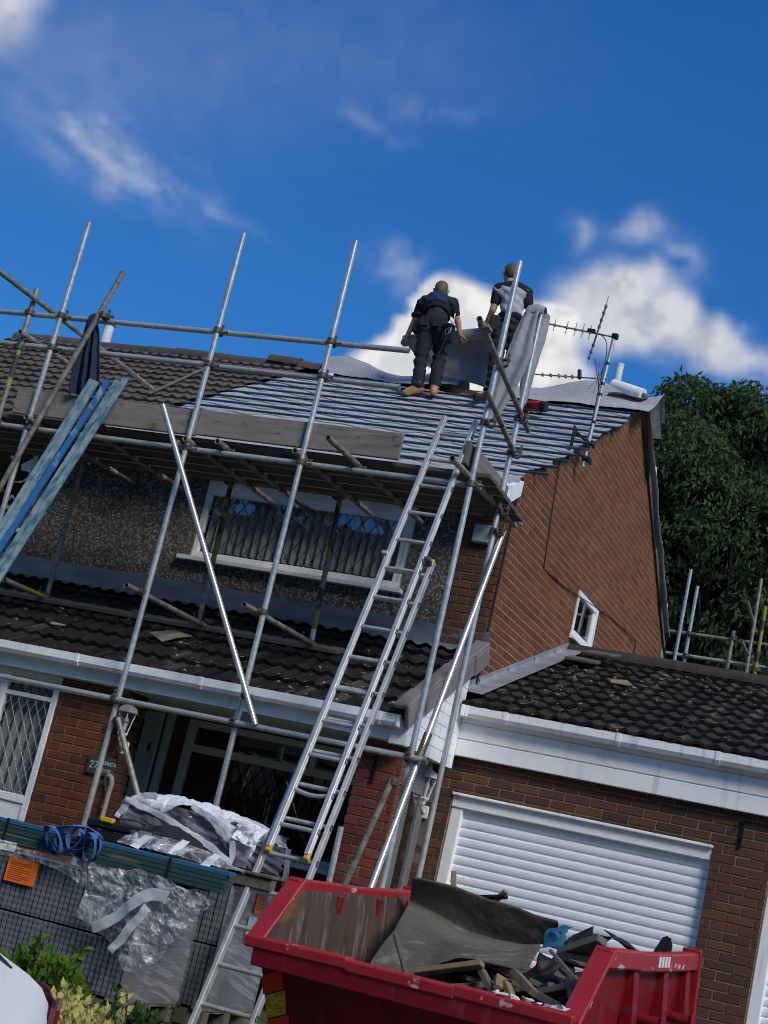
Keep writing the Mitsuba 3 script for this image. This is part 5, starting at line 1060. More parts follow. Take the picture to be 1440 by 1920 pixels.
# contents
hp = thing('debris_heap', 'dark heap of torn felt and slate dust filling the bottom of the red skip', 'rubble')
u = np.linspace(-0.74, 0.74, 40); v = np.linspace(0.12, 1.40, 44); U, V = np.meshgrid(u, v, indexing='ij')
hz = -0.26 + 0.36 * (meshkit.fbm(np.stack([U * 3, V * 3, 0 * U], -1), 4, 7) - 0.5) + 0.18 * np.clip((U + 0.2) / 0.9, 0, 1) + (0.04 + 0.20 * np.clip((U - 0.35) / 0.2, 0, 1)) * V
put(hp, moved(grid(np.stack([U, V, hz], -1)), SM), 'black_felt')
fs = thing('old_felt_sheet', 'large stiff sheet of grey brown roofing felt thrown across the skip', 'roofing felt')
rows = [[(1.52, -4.93, 1.55), (1.75, -4.93, 1.55), (2.0, -4.93, 1.53), (2.24, -4.93, 1.51), (2.36, -4.93, 1.50)],
        [(1.557, -5.14, 1.687), (1.762, -5.14, 1.688), (2.007, -5.14, 1.663), (2.245, -5.14, 1.646), (2.377, -5.14, 1.634)],
        [(1.542, -5.04, 1.569), (1.747, -5.04, 1.522), (1.899, -5.04, 1.483), (2.109, -5.04, 1.475), (2.285, -5.04, 1.504)],
        [(1.66, -5.5, 1.476), (1.884, -5.5, 1.451), (2.023, -5.5, 1.434), (2.225, -5.5, 1.449), (2.401, -5.5, 1.505)],
        [(1.72, -5.8, 1.36), (1.944, -5.8, 1.359), (2.062, -5.8, 1.386), (2.259, -5.8, 1.419), (2.468, -5.8, 1.479)],
        [(1.731, -6.0, 1.24), (1.964, -6.0, 1.227), (2.043, -6.0, 1.305), (2.187, -6.0, 1.377), (2.482, -6.0, 1.389)]]
R_ = np.array(rows, float); from scipy.interpolate import PchipInterpolator
Ru = PchipInterpolator(np.arange(len(R_)), R_, axis=0)(np.linspace(0, len(R_) - 1, 60)); Rv = PchipInterpolator(np.arange(5), Ru, axis=1)(np.linspace(0, 4, 50))
put(fs, sheet(wob(np.transpose(Rv, (1, 0, 2)), 0.03, 4, 5), 0.006), 'old_roofing_felt', True)
rb_ = np.array([2.40, -5.10, 1.56])
TB = dict(a=((1.67, -4.80, 1.775), (1.76, -4.86, 1.45), 'fresh_timber', .05, 'upright sawn batten end standing behind the felt sheet at the left'),
          b=((1.92, -4.86, 1.63), (2.02, -4.93, 1.735), 'fresh_timber', .03, 'splintered batten end poking up behind the felt sheet'),
          b2=((1.84, -4.86, 1.665), (2.03, -4.93, 1.708), 'black_felt', .03, 'black splinter beside the splintered batten end behind the felt'),
          c=((1.888, -6.2, 1.42), (2.03, -6.20, 1.17), 'old_timber', .035, 'dark stick leaning on the front rim of the skip left of the debris'),
          d=((1.97, -6.02, 1.262), (2.30, -6.10, 1.375), 'fresh_timber', .045, 'pale batten sticking out from under the front edge of the felt sheet'),
          e=((2.285, -6.05, 1.345), (2.46, -6.24, 1.22), 'old_timber', .045, 'grey batten sloping down to the middle of the front rim'),
          g=((2.435, -6.02, 1.37), (2.585, -6.18, 1.305), 'old_timber', .055, 'grey batten just under the right tip of the felt sheet'),
          h=((2.56, -6.08, 1.295), (2.86, -6.20, 1.42), 'old_timber', .055, 'long grey batten running up to the right sloping rim'),
          i=((2.54, -5.85, 1.50), (2.76, -6.02, 1.375), 'old_timber', .028, 'thin lath crossing behind the long grey batten at the right'),
          j=((2.53, -5.58, 1.49), (2.74, -5.70, 1.60), 'old_timber', .07, 'thick pale timber propped at the right near the garage door'),
          k=((2.58, -5.68, 1.466), (2.86, -5.85, 1.468), 'fresh_timber', .035, 'brown lath lying level under the thick pale timber'),
          l=((2.62, -6.18, 1.295), (2.75, -6.30, 1.275), 'old_timber', .06, 'short grey block beside the white rubble'),
          m=((2.715, -6.10, 1.405), (2.805, -6.28, 1.275), 'old_timber', .05, 'short grey batten standing against the right sloping rim'),
          n=((2.44, -6.15, 1.32), (2.55, -6.32, 1.235), 'fresh_timber', .04, 'brown lath end beside the grey batten at the front rim'),
          o=((2.54, -6.18, 1.275), (2.64, -6.34, 1.235), 'fresh_timber', .03, 'brown offcut near the right end of the front rim'),
          p=((2.40, -6.12, 1.335), (2.425, -6.2, 1.29), 'fresh_timber', .05, 'sawn yellow batten end facing out in the middle of the debris'))
for q in TB.values():
    k = thing('waste_timber', q[4], 'timber', 'old timbers in the skip'); put(k, bar(q[0], q[1], q[3], q[3] * 0.6, 0.003, hint=(0.2, 0.3, 1)), q[2])
SPOT = ['at the front rim', 'near the right rim', 'in the middle', 'towards the garage door', 'under the felt edge']; LOOK = ['short grey', 'thin dark', 'long brown', 'split pale', 'stubby black']
for i in range(60):
    x, y = rnd.uniform(-0.1, 0.52), rnd.uniform(0.25, 1.0); a = rnd.uniform(0, 3.14); L = rnd.uniform(0.15, 0.36); t = rnd.uniform(-.4, .4)
    d = np.array([math.cos(a) * L / 2, math.sin(a) * L / 2, t * L / 2]); c_ = np.array([x, y, -0.14 + 0.16 * x + 0.12 * y + rnd.uniform(-.06, .07)])
    q = [(SM @ np.append(c_ + s * d, 1))[:3] for s in (-1, 1)]
    k = thing('waste_batten', 'short broken batten jumbled among the dark debris in the right half of the skip', 'timber', 'broken battens jumbled in the skip'); put(k, bar(q[0], q[1], rnd.uniform(.03, .05), .022, 0.002), 'old_timber')
def scrap(pts, label, m='black_felt', seed=1, amp=0.06, t=0.005):
    k = thing('felt_scrap', label, 'roofing felt'); put(k, sheet(wob(net(pts, 16, 16), amp, 7, seed), t), m, True); return k
scrap(((2.50, -5.45, 1.50), (2.66, -5.45, 1.50), (2.62, -5.40, 1.66), (2.53, -5.42, 1.60)), 'black felt scrap standing up beside the blue rag', seed=1)
scrap(((2.52, -5.70, 1.46), (2.70, -5.75, 1.47), (2.73, -5.42, 1.64), (2.58, -5.42, 1.62)), 'black felt scrap folded like a tent, its left slope', seed=2)
scrap(((2.68, -5.42, 1.655), (2.92, -5.55, 1.56), (2.94, -5.2, 1.54), (2.73, -5.2, 1.63)), 'black felt scrap folded like a tent, its right slope against the garage door', seed=3)
an = np.linspace(0, math.pi, 14); Lc = np.stack([2.945 + 0.038 * np.cos(an), -5.2 + 0 * an, 1.655 + 0.045 * np.sin(an)], -1)
k = thing('felt_scrap', 'black strip of felt curled into a rounded loop above the right rail of the skip', 'roofing felt'); put(k, prism([(2.86, 1.50), (2.99, 1.50), (2.988, 1.655), (2.975, 1.685), (2.955, 1.692), (2.935, 1.68)], 'y', -5.24, -5.22), 'black_felt')
scrap(((2.15, -5.95, 1.20), (2.45, -5.95, 1.22), (2.5, -5.75, 1.36), (2.15, -5.75, 1.30)), 'black plastic sheet sagging under the felt in the middle of the skip', seed=5, amp=0.12)
scrap(((2.42, -5.92, 1.33), (2.62, -5.95, 1.32), (2.64, -5.72, 1.43), (2.46, -5.72, 1.46)), 'crumpled black felt below the blue rag', seed=6, amp=0.12)
scrap(((2.60, -5.98, 1.40), (2.70, -6.0, 1.38), (2.72, -5.9, 1.42), (2.60, -5.88, 1.44)), 'broken piece of grey slate felt near the long batten', 'old_roofing_felt', 7, 0.03)
bl = thing('blue_rag', 'blue plastic rag caught at the right end of the felt roll', 'rag')
bm = trimesh.creation.icosphere(3, 1.0); bm.vertices *= (1 + 0.9 * (meshkit.fbm(np.asarray(bm.vertices) * 1.8, 4, 3) - 0.5))[:, None]
put(bl, sheet(wob(net(((2.39, -5.46, 1.50), (2.53, -5.48, 1.495), (2.485, -5.28, 1.645), (2.425, -5.27, 1.63)), 22, 22), 0.16, 9, 3), 0.003), 'teal_rag', True)

# ------------------------------------------------------------------ pallets of tiles
def tile_slab(w, d, h):
    n = 9; z = np.linspace(0, h, 4 * n + 1); y = np.array([0.0 if (i % 4) in (0, 1) else -0.0025 for i in range(4 * n + 1)])
    poly = [(d, 0)] + [(d, h)] + [(yy, zz) for yy, zz in zip(y[::-1], z[::-1])]
    return prism(poly, 'x', 0, w)
def pallet(label, x0, x1, y0, y1, z0, z1, ribs, wrap_label):
    k = thing('tile_pallet', label, 'pallet of roof tiles', 'pallets of new roof tiles')
    L = (z1 - z0) / 2; sl_ = share(tile_slab(0.026, y1 - y0 - 0.02, L - 0.012))
    n = int((x1 - x0) / 0.036)
    for r in range(2):
        for i in range(n):
            part(k, 'tile', sl_, 'slate_tile_edge', M=mat((x1 - 0.036 * (i + 1) + rnd.uniform(-.002, .002), y0 + rnd.uniform(0, .008), z0 + r * L), ry=rnd.uniform(-.006, .006)))
    part(k, 'tile_face', cat(cb(x1 - 0.006, x1 + 0.004, y0 + 0.01, y1, z0, z0 + L - 0.01), cb(x1 - 0.006, x1 + 0.004, y0 + 0.01, y1, z0 + L, z1 - 0.01)), 'packed_tile')
    for yy in (y0 + 0.02, (y0 + y1) / 2 - 0.04, y1 - 0.1): part(k, 'pallet_bearer', cb(x0, x1 + 0.02, yy, yy + 0.09, z0 - 0.13, z0 - 0.022, 0.006), 'old_timber')
    for i in range(7): xx = x0 + (x1 - x0 - 0.07) * i / 6; part(k, 'pallet_slat', cb(xx, xx + 0.09, y0 - 0.01, y1 + 0.01, z0 - 0.021, z0 - 0.003, 0.004), 'old_timber')
    u = np.linspace(0, 1, 44); v = np.linspace(0, 1, 60); U, V = np.meshgrid(u, v, indexing='ij')
    Pn = np.stack([x1 + 0.016 + 0 * U, y0 - 0.012 + (y1 - y0 + 0.02) * U, z0 - 0.03 + (z1 - z0 + 0.02) * V], -1)
    wv = 0.008 * (meshkit.fbm(np.stack([U * 3, V * 3, 0 * U], -1), 3, 3) - 0.5) + 0.0012 * np.sin((V * 26 - U * 3.0 + 1.5 * meshkit.fbm(np.stack([U * 3, V * 3, 0 * U + 4], -1), 2, 9)) * 6.28)
    Pn[..., 0] += wv
    part(k, 'stretch_wrap', grid(Pn), 'stretch_wrap', True, label=wrap_label)
    return k
pa = pallet('pallet of dark roof tiles with an orange sticker, nearest the shrubs', -1.55, -0.277, -4.6, -3.8, 0.62, 1.30, True, 'clear wrinkled film over the right face')
pbb = pallet('pallet of dark roof tiles standing behind the ladder foot', -1.30, -0.18, -3.6, -2.8, 0.60, 1.41, True, 'clear wrinkled film over the right face')
st1 = part(pa, 'sticker', cb(-1.233, -1.012, -4.622, -4.617, 1.126, 1.272, 0.0005), 'orange_paper', label='orange paper sticker with lines of print')
for i in range(9): part(st1, 'print_line', box(-1.215, -1.06 - 0.05 * (i % 3 == 2), -4.6235, -4.6215, 1.243 - 0.0125 * i, 1.247 - 0.0125 * i), 'orange_print')
part(pa, 'strap', cb(-0.46, -0.262, -4.615, -4.612, 0.945, 0.957, 0.0005), 'black_plastic')
st2 = part(pbb, 'sticker', cb(-0.158, -0.154, -3.19, -3.03, 1.24, 1.375, 0.0005), 'orange_paper', label='orange paper sticker')
for i in range(5): part(st2, 'print_line', box(-0.1545, -0.1525, -3.17, -3.06, 1.345 - 0.018 * i, 1.350 - 0.018 * i), 'orange_print')
part(pbb, 'label_sheet', cb(-0.158, -0.154, -3.24, -3.11, 1.05, 1.222, 0.0005), 'white_tape', label='white paper label')
# torn clear cover hanging from the front pallet
tf = thing('torn_film', 'torn crumpled clear plastic cover with white tape hanging off the front tile pallet', 'plastic sheet')
def crumple(Pn, amp, seed): 
    v = Pn + amp * (np.abs(meshkit.fbm(Pn * 9 + seed, 4, seed) - 0.5))[..., None] * np.array([0.3, -3.2, 0.4]) + 0.02 * np.stack([meshkit.fbm(Pn * 12 + 5, 3, seed + 1) - .5, meshkit.fbm(Pn * 12 + 9, 3, seed + 2) - .5, meshkit.fbm(Pn * 12, 3, seed + 3) - .5], -1)
    return v
def strip(rows, nu, nv):
    R_ = np.array(rows, float); a = PchipInterpolator(np.arange(R_.shape[0]), R_, axis=0)(np.linspace(0, R_.shape[0] - 1, nv)); return np.transpose(PchipInterpolator(np.arange(R_.shape[1]), a, axis=1)(np.linspace(0, R_.shape[1] - 1, nu)), (1, 0, 2))
F1 = strip([[(-0.71, -4.60, 1.385), (-0.45, -4.62, 1.39), (-0.20, -4.66, 1.375), (0.02, -4.68, 1.345), (0.235, -4.66, 1.31)],
            [(-0.66, -4.63, 1.25), (-0.43, -4.65, 1.24), (-0.19, -4.68, 1.21), (0.0, -4.68, 1.20), (0.15, -4.66, 1.19)],
            [(-0.61, -4.64, 1.05), (-0.41, -4.65, 1.04), (-0.2, -4.68, 1.02), (-0.04, -4.68, 1.03), (0.07, -4.66, 1.08)],
            [(-0.58, -4.64, 0.98), (-0.37, -4.64, 0.93), (-0.21, -4.68, 0.80), (-0.10, -4.68, 0.85), (-0.0, -4.66, 0.95)]], 90, 80)
put(tf, grid(crumple(F1, 0.045, 3)), 'plastic_film', False)
F2 = strip([[(-1.5, -4.50, 1.335), (-1.25, -4.5, 1.345), (-0.95, -4.5, 1.36), (-0.68, -4.5, 1.385)], [(-1.5, -4.635, 1.335), (-1.25, -4.64, 1.335), (-0.95, -4.64, 1.34), (-0.66, -4.65, 1.36)], [(-1.5, -4.645, 1.285), (-1.27, -4.645, 1.27), (-0.95, -4.65, 1.275), (-0.63, -4.66, 1.20)]], 70, 30)
part(tf, 'top_flap', grid(crumple(F2, 0.03, 6)), 'plastic_film', False)
def ribbon(pts, w, m, parent, name, hint=(0, -1, 0), n=30, t=0.0015):
    c_ = curve(pts, n); tg = np.gradient(c_, axis=0); s = np.cross(tg, np.asarray(hint, float)); s /= np.linalg.norm(s, axis=1, keepdims=True)
    q_ = np.stack([c_ - s * w / 2, c_ - s * w / 4, c_, c_ + s * w / 4, c_ + s * w / 2], 0)
    return part(parent, name, sheet(wob(q_, 0.035, 11, len(pts)), t), m, True)
ribbon([(-0.47, -4.745, 0.99), (-0.33, -4.76, 1.09), (-0.22, -4.77, 1.20), (-0.15, -4.755, 1.26), (-0.03, -4.75, 1.275)], 0.065, 'white_tape', tf, 'tape')
ribbon([(-0.31, -4.75, 0.885), (-0.245, -4.765, 1.0), (-0.19, -4.77, 1.09), (-0.14, -4.76, 1.19)], 0.055, 'white_tape', tf, 'tape')
part(tf, 'tape', sheet(wob(net(((-0.63, -4.70, 1.03), (-0.42, -4.72, 1.0), (-0.43, -4.72, 1.12), (-0.61, -4.70, 1.16)), 10, 8), 0.02, 9, 4), 0.0015), 'plastic_film', True)
# bundle of battens lying on top
bb = thing('batten_bundle', 'strapped bundle of dark blue green roofing battens lying across the front tile pallet', 'timber bundle')
for r in range(5):
    for c_ in range(6):
        e = rnd.uniform(-0.03, 0.03) - 0.035 * (r in (0, 3)); M = mat((-1.43 - 0.027 * c_ + e / 2, -4.625 + c_ * 0.056 + rnd.uniform(-.003, .003), 1.372 + r * 0.0265), rz=rnd.uniform(-.002, .002))
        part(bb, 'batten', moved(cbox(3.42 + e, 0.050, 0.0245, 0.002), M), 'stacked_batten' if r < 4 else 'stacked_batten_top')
for x in (-0.13, -1.3): part(bb, 'strap', cat(cb(x, x + 0.018, -4.657, -4.654, 1.355, 1.497, 0.0005), cb(x, x + 0.018, -4.655, -4.30, 1.4935, 1.4965, 0.0005)), 'black_plastic')
bs = thing('blue_strap', 'coiled blue webbing strap lying over the batten bundle', 'strap')
put(bs, sheet(np.zeros((2, 2, 3)) + np.array([[[-0.8, -4.5, 1.5], [-0.8, -4.47, 1.5]], [[-0.7, -4.5, 1.5], [-0.7, -4.47, 1.5]]]), 0.002), 'blue_webbing')
for i, (cx_, cz_, rx_, rz_, tl) in enumerate(((-0.84, 1.455, 0.11, 0.085, 0.5), (-0.78, 1.47, 0.13, 0.075, 0.3), (-0.70, 1.45, 0.10, 0.10, -0.2), (-0.75, 1.50, 0.15, 0.05, 0.15), (-0.65, 1.44, 0.065, 0.09, -0.1), (-0.90, 1.43, 0.07, 0.10, 0.9))):
    th = np.linspace(0, 2 * np.pi, 26); p = np.stack([cx_ + rx_ * np.cos(th) * math.cos(tl) - rz_ * np.sin(th) * math.sin(tl), -4.66 - 0.012 * i + 0.05 * np.sin(th * 1 + i), cz_ + rx_ * np.cos(th) * math.sin(tl) + rz_ * np.sin(th) * math.cos(tl)], -1)
    w = np.array([0, 0.045, 0.0]) + 0.012 * np.stack([np.sin(th * 2 + i), 0 * th, np.cos(th * 2 + i)], -1)
    part(bs, 'loop', sheet(np.stack([p - w / 2, p, p + w / 2], 0), 0.0025), 'blue_webbing', True)
part(bs, 'hook', hose([(-0.62, -4.70, 1.40), (-0.60, -4.71, 1.37), (-0.585, -4.71, 1.385), (-0.59, -4.71, 1.41)], 0.006, 6), 'black_iron', True)
# toolbox, bag, wrapped stack
tb = thing('toolbox', 'black plastic toolbox with a yellow latch behind the blue strap', 'toolbox')
put(tb, cb(-0.99, -0.50, -4.22, -3.90, 1.36, 1.555, 0.015), 'black_plastic', 30)
part(tb, 'lid', cb(-1.0, -0.49, -4.23, -3.89, 1.558, 1.625, 0.018), 'black_plastic', 30)
part(tb, 'latch', cb(-0.90, -0.80, -4.245, -4.20, 1.605, 1.640, 0.008), 'yellow_plastic'); part(tb, 'latch', cb(-0.66, -0.60, -4.245, -4.228, 1.50, 1.60, 0.006), 'clamp_steel')
part(tb, 'handle', cat(hose(curve([(-0.83, -4.06, 1.62), (-0.82, -4.06, 1.655), (-0.68, -4.06, 1.655), (-0.67, -4.06, 1.62)], 20), 0.008, 8)), 'clamp_steel', True)
part(tb, 'name_plate', cb(-0.60, -0.51, -4.234, -4.229, 1.575, 1.608, 0.001), 'lantern_grey')
part(tb, 'bottle', moved(lathe([(0.001, 0), (0.022, 0), (0.022, 0.06), (0.012, 0.08), (0.012, 0.09), (0.001, 0.09)], 12), mat((-0.585, -4.30, 1.50))), 'ornament_white', 40)
bg = thing('tool_bag', 'slumped black cloth bag in front of the plastic wrapped stack', 'bag')
bm2 = trimesh.creation.icosphere(5, 1.0); v = np.asarray(bm2.vertices); v = v * (1 + 0.40 * (meshkit.fbm(v * 1.9 + 3, 4, 5) - 0.5) + 0.05 * np.sin(v[:, 0] * 9 + 4 * v[:, 2]))[:, None]; bm2.vertices = v
put(bg, cat(moved(bm2, mat((-0.52, -3.92, 1.50), s=(0.30, 0.16, 0.165), ry=0.16)), moved(bm2, mat((-0.30, -3.95, 1.45), s=(0.24, 0.15, 0.12), ry=0.1, rz=1.0))), 'black_bag_cloth', True)
part(bg, 'paper_tag', cb(-0.42, -0.36, -4.10, -4.097, 1.545, 1.562, 0.001), 'white_tape')
cf = thing('crumpled_film', 'crumpled clear film and white tape lying on top of the batten bundle', 'plastic sheet')
F3 = strip([[(-0.66, -4.36, 1.505), (-0.35, -4.36, 1.505), (-0.05, -4.36, 1.50), (0.22, -4.36, 1.50)], [(-0.66, -4.25, 1.56), (-0.38, -4.22, 1.60), (-0.05, -4.24, 1.55), (0.2, -4.25, 1.51)], [(-0.66, -4.05, 1.54), (-0.35, -4.05, 1.58), (-0.05, -4.05, 1.54), (0.1, -4.05, 1.49)]], 80, 40)
put(cf, grid(crumple(F3, 0.04, 9)), 'plastic_film', False)
for x, z in ((-0.56, 1.535), (-0.30, 1.555), (-0.06, 1.52)): part(cf, 'tape', sheet(wob(net(((x, -4.38, z - 0.035), (x + 0.06, -4.38, z - 0.04), (x + 0.08, -4.26, z + 0.05), (x + 0.02, -4.26, z + 0.055)), 8, 8), 0.03, 12, 2), 0.0015), 'white_polythene', True)
wp_ = thing('wooden_pallet', 'pale wooden pallet carrying the plastic wrapped stack on top of the rear tiles', 'pallet')
put(wp_, cat([cb(-1.30, 0.11, -3.62 + 0.15 * i, -3.52 + 0.15 * i, 1.495, 1.515, 0.003) for i in range(6)]), 'old_timber')
for y in (-3.60, -3.22, -2.86): part(wp_, 'bearer', cb(-1.30, 0.10, y, y + 0.08, 1.415, 1.492, 0.004), 'old_timber')
ws = thing('wrapped_stack', 'stack of dark membrane wrapped in clear film under crumpled white polythene on a pallet', 'wrapped goods')
for i in range(8):
    t = i / 7; part(ws, 'membrane_layer', cbx := moved(cbox(0.98 - 0.10 * t ** 2, 0.52 - 0.05 * t, 0.034, 0.012), mat((-0.66 - 0.02 * t + rnd.uniform(-.01, .01), -3.24, 1.54 + 0.037 * i), ry=0.03)), 'black_bag_cloth')
u = np.linspace(0, 1, 90); v = np.linspace(0, 1, 60); U, V = np.meshgrid(u, v, indexing='ij')
xw = -1.17 + 1.04 * U; yw = -3.53 + 0.6 * V
hh = 1.82 + 0.075 * np.sin(np.pi * np.clip(U * 0.95 + 0.1, 0, 1)) - 0.05 * U - np.clip((0.16 - V) / 0.16, 0, 1) ** 1.5 * (0.10 + 0.07 * np.sin(U * 9) * (U > .3)) - np.clip((0.07 - U) / 0.07, 0, 1) * 0.18 - np.clip((U - 0.9) / 0.1, 0, 1) * 0.06
Pn = np.stack([xw, yw, hh], -1)
put(ws, sheet(Pn + 0.05 * np.abs(meshkit.fbm(Pn * [7, 9, 5], 4, 12) - 0.5)[..., None] * np.array([0, -1, 2.0]) + 0.03 * (meshkit.fbm(Pn * 14, 3, 15) - 0.5)[..., None], 0.002), 'white_polythene', False)
u = np.linspace(0, 1, 70); v = np.linspace(0, 1, 30); U, V = np.meshgrid(u, v, indexing='ij')
Pn = np.stack([-1.16 + 1.03 * U, -3.535 + 0.012 * np.sin(U * 25 + V * 7), 1.525 + 0.29 * V], -1)
part(ws, 'film_front', grid(crumple(Pn, 0.02, 4)), 'stretch_wrap', False)
Pn = np.stack([-0.13 + 0.01 * np.sin(V * 30 + U * 9), -3.535 + 0.58 * U, 1.522 + 0.27 * V], -1)
part(ws, 'film_end', grid(Pn + 0.02 * (meshkit.fbm(Pn * 12, 3, 8) - 0.5)[..., None]), 'stretch_wrap', True)
for pts in ([(-1.13, -3.56, 1.80), (-0.85, -3.565, 1.74), (-0.55, -3.57, 1.66), (-0.25, -3.57, 1.54)], [(-0.62, -3.57, 1.84), (-0.42, -3.575, 1.78), (-0.28, -3.575, 1.70), (-0.245, -3.575, 1.52)], [(-1.17, -3.55, 1.66), (-1.12, -3.55, 1.76), (-1.04, -3.555, 1.83), (-0.9, -3.56, 1.85)]):
    ribbon(pts, 0.04, 'white_polythene', ws, 'film_band')
part(ws, 'corner_tuft', sheet(crumple(net(((-0.26, -3.58, 1.70), (-0.09, -3.58, 1.66), (-0.07, -3.45, 1.80), (-0.28, -3.45, 1.83)), 26, 26), 0.08, 8), 0.0015), 'white_polythene', False)
fh = thing('hanging_film_strip', 'strip of clear film dangling off the right end of the wooden pallet behind the ladder', 'plastic sheet')
put(fh, sheet(wob(net(((0.02, -3.3, 1.72), (0.06, -3.3, 1.72), (0.09, -3.3, 1.48), (0.05, -3.3, 1.47)), 6, 20), 0.05, 6, 3), 0.001), 'white_tape', True)

# ------------------------------------------------------------------ fittings on the walls
def lantern(label, p, glass_up):
    k = thing('wall_lantern', label, 'wall lantern', 'white wall lanterns'); p = np.array(p, float)
    put(k, moved(lathe([(0.001, 0.36), (0.006, 0.355), (0.006, 0.32), (0.016, 0.315), (0.02, 0.30), (0.075, 0.275), (0.098, 0.235), (0.098, 0.228), (0.07, 0.228)], 6), mat(tuple(p))), 'lantern_grey' if glass_up else 'lantern_white')
    for i in range(6):
        a = i * math.pi / 3; c_, s_ = math.cos(a), math.sin(a); part(k, 'glazing_bar', bar(p + [0.078 * c_, 0.078 * s_, 0.23], p + [0.042 * c_, 0.042 * s_, 0.055], 0.008, 0.008, 0.001), 'lantern_white')
    part(k, 'glass', moved(lathe([(0.074, 0.23), (0.040, 0.055)], 6), mat(tuple(p))), 'window_glass')
    part(k, 'base', moved(lathe([(0.001, 0.058), (0.048, 0.058), (0.05, 0.045), (0.03, 0.02), (0.02, -0.01), (0.001, -0.015)], 6), mat(tuple(p))), 'lantern_white')
    part(k, 'lamp', moved(lathe([(0.001, 0.06), (0.018, 0.06), (0.02, 0.10), (0.028, 0.15), (0.02, 0.19), (0.001, 0.2)], 10), mat(tuple(p))), 'ornament_white', 40)
    part(k, 'arm', cat(hose(curve([p + [0, 0, -0.01], p + [0, 0.03, -0.05], p + [0, 0.085, -0.06]], 12), 0.013, 8), moved(cbox(0.07, 0.02, 0.11, 0.008), mat(tuple(p + [0, 0.10, -0.06])))), 'lantern_white', 40)
lantern('white wall lantern on the brick between the porch and the garage door', (-0.085, -0.42, 2.36), False)
lantern('white wall lantern with a grey cap at the entrance above the house number', (-2.43, -1.56, 2.30), True)
hs = thing('house_sign', 'slate house number plate reading 27 on the entrance pier', 'sign')
put(hs, cb(-2.735, -2.475, -1.475, -1.462, 1.975, 2.135, 0.002), 'sign_slate')
def letter(t, x, z, h): 
    m_ = meshkit.text_mesh(t, h, 0.002); v = np.array(m_.vertices); return mesh(np.column_stack([v[:, 0] * 0.82 + x, -1.4755 - v[:, 2], v[:, 1] + z]), m_.faces[:, ::-1])
part(hs, 'number', letter('27', -2.715, 2.022, 0.062), 'sign_letter'); part(hs, 'street_name', letter('WARWICK', -2.628, 2.065, 0.030), 'sign_letter'); part(hs, 'street_name', letter('CLOSE', -2.60, 2.005, 0.030), 'sign_letter')
cpi = thing('overflow_pipe', 'cream plastic overflow pipe with a hooked top beside the front door', 'pipe')
put(cpi, hose(curve([(-2.50, -1.47, 1.90), (-2.50, -1.50, 1.965), (-2.465, -1.52, 1.985), (-2.435, -1.52, 1.95), (-2.435, -1.52, 1.85)], 24).tolist() + [[-2.435, -1.52, 1.5], [-2.435, -1.52, 0.6]], 0.021, 12), 'cream_pipe', True)
def basket_bracket(label, x, z, y, d):
    k = thing('hanging_basket_bracket', label, 'bracket', 'black hanging basket brackets')
    put(k, cat(cb(x - 0.012, x + 0.012, y - 0.012, y - 0.002, z - 0.22, z, 0.002), bar((x, y - 0.01, z - 0.02), (x - d[0], y - d[1], z - 0.03), 0.014, 0.014), bar((x, y - 0.01, z - 0.16), (x - d[0] * .8, y - d[1] * .8, z - 0.035), 0.012, 0.012), hose([(x - d[0], y - d[1], z - 0.03), (x - d[0] * 1.05, y - d[1] * 1.06, z - 0.06), (x - d[0] * 1.0, y - d[1] * 1.0, z - 0.08)], 0.007, 6)), 'black_iron')
basket_bracket('black iron hanging basket bracket on the red porch pier', -0.19, 2.60, -1.455, (0.07, 0.26))
basket_bracket('black iron bracket on the brick pier right of the first roller door', 2.56, 2.76, -0.305, (0.02, 0.22))
al = thing('alarm_box', 'pale green alarm box high on the brick corner under the platform', 'alarm box')
put(al, cb(-0.295, -0.12, -0.07, -0.003, 4.78, 4.955, 0.012), 'alarm_plastic', 30); part(al, 'strobe', moved(trimesh.creation.icosphere(2, 0.035), mat((-0.08, -0.09, 4.90))), 'cream_pipe', True)

# broken tile on the porch roof
for (x, y, s, lb) in ((-2.55, -1.02, 0.09, 'triangular broken piece of tile lying on the porch roof near the crossing brace'), (-3.1, -0.62, 0.05, 'stone coloured shard on the porch plank near the yellow pole'), (-3.62, -1.25, 0.06, 'grey lump of mortar on the porch tiles left of the second pole'), (-2.45, -0.55, 0.045, 'short brick coloured offcut on the porch plank')):
    k = thing('broken_tile', lb, 'rubble'); m_ = trimesh.convex.convex_hull(NR.normal(size=(8, 3)) * [s, s * 0.7, s * 0.16]); put(k, m_, 'mortar' if s != 0.045 else 'old_timber', M=mat((x, y, 3.80 + 0.512 * y + 0.05), rx=0.47, rz=0.4))
# ------------------------------------------------------------------ rear scaffold
rs = thing('rear_scaffold', 'scaffold tubes standing behind the garage roof in front of the trees', 'scaffold')
def rtube(name, p0, p1, m='galvanised_steel'): return part(rs, name, pipe(p0, p1), m, 40)
rtube('standard', (0.075, 8.5, 0.4), (0.05, 8.5, 6.87)); rtube('standard', (0.215, 8.58, 0.4), (0.17, 8.58, 6.66)); rtube('standard', (0.83, 8.5, 0.4), (0.79, 8.5, 6.09), 'dull_steel')
rtube('standard', (1.14, 8.42, 0.4), (1.05, 8.42, 6.86), 'dull_steel'); rtube('standard', (1.25, 8.5, 0.4), (1.16, 8.5, 6.50), 'yellow_painted_steel'); rtube('standard', (1.36, 8.5, 5.6), (1.30, 8.5, 7.3), 'galvanised_steel')
rtube('guard_rail', (-1.5, 8.55, 5.935), (3.5, 8.55, 6.01), 'dull_steel'); rtube('guard_rail', (-1.5, 8.55, 5.62), (3.5, 8.55, 5.69))
rtube('transom', (0.98, 8.0, 6.42), (1.08, 8.6, 6.12), 'dull_steel'); rtube('transom', (0.98, 8.1, 5.88), (1.1, 8.6, 5.70), 'dull_steel')
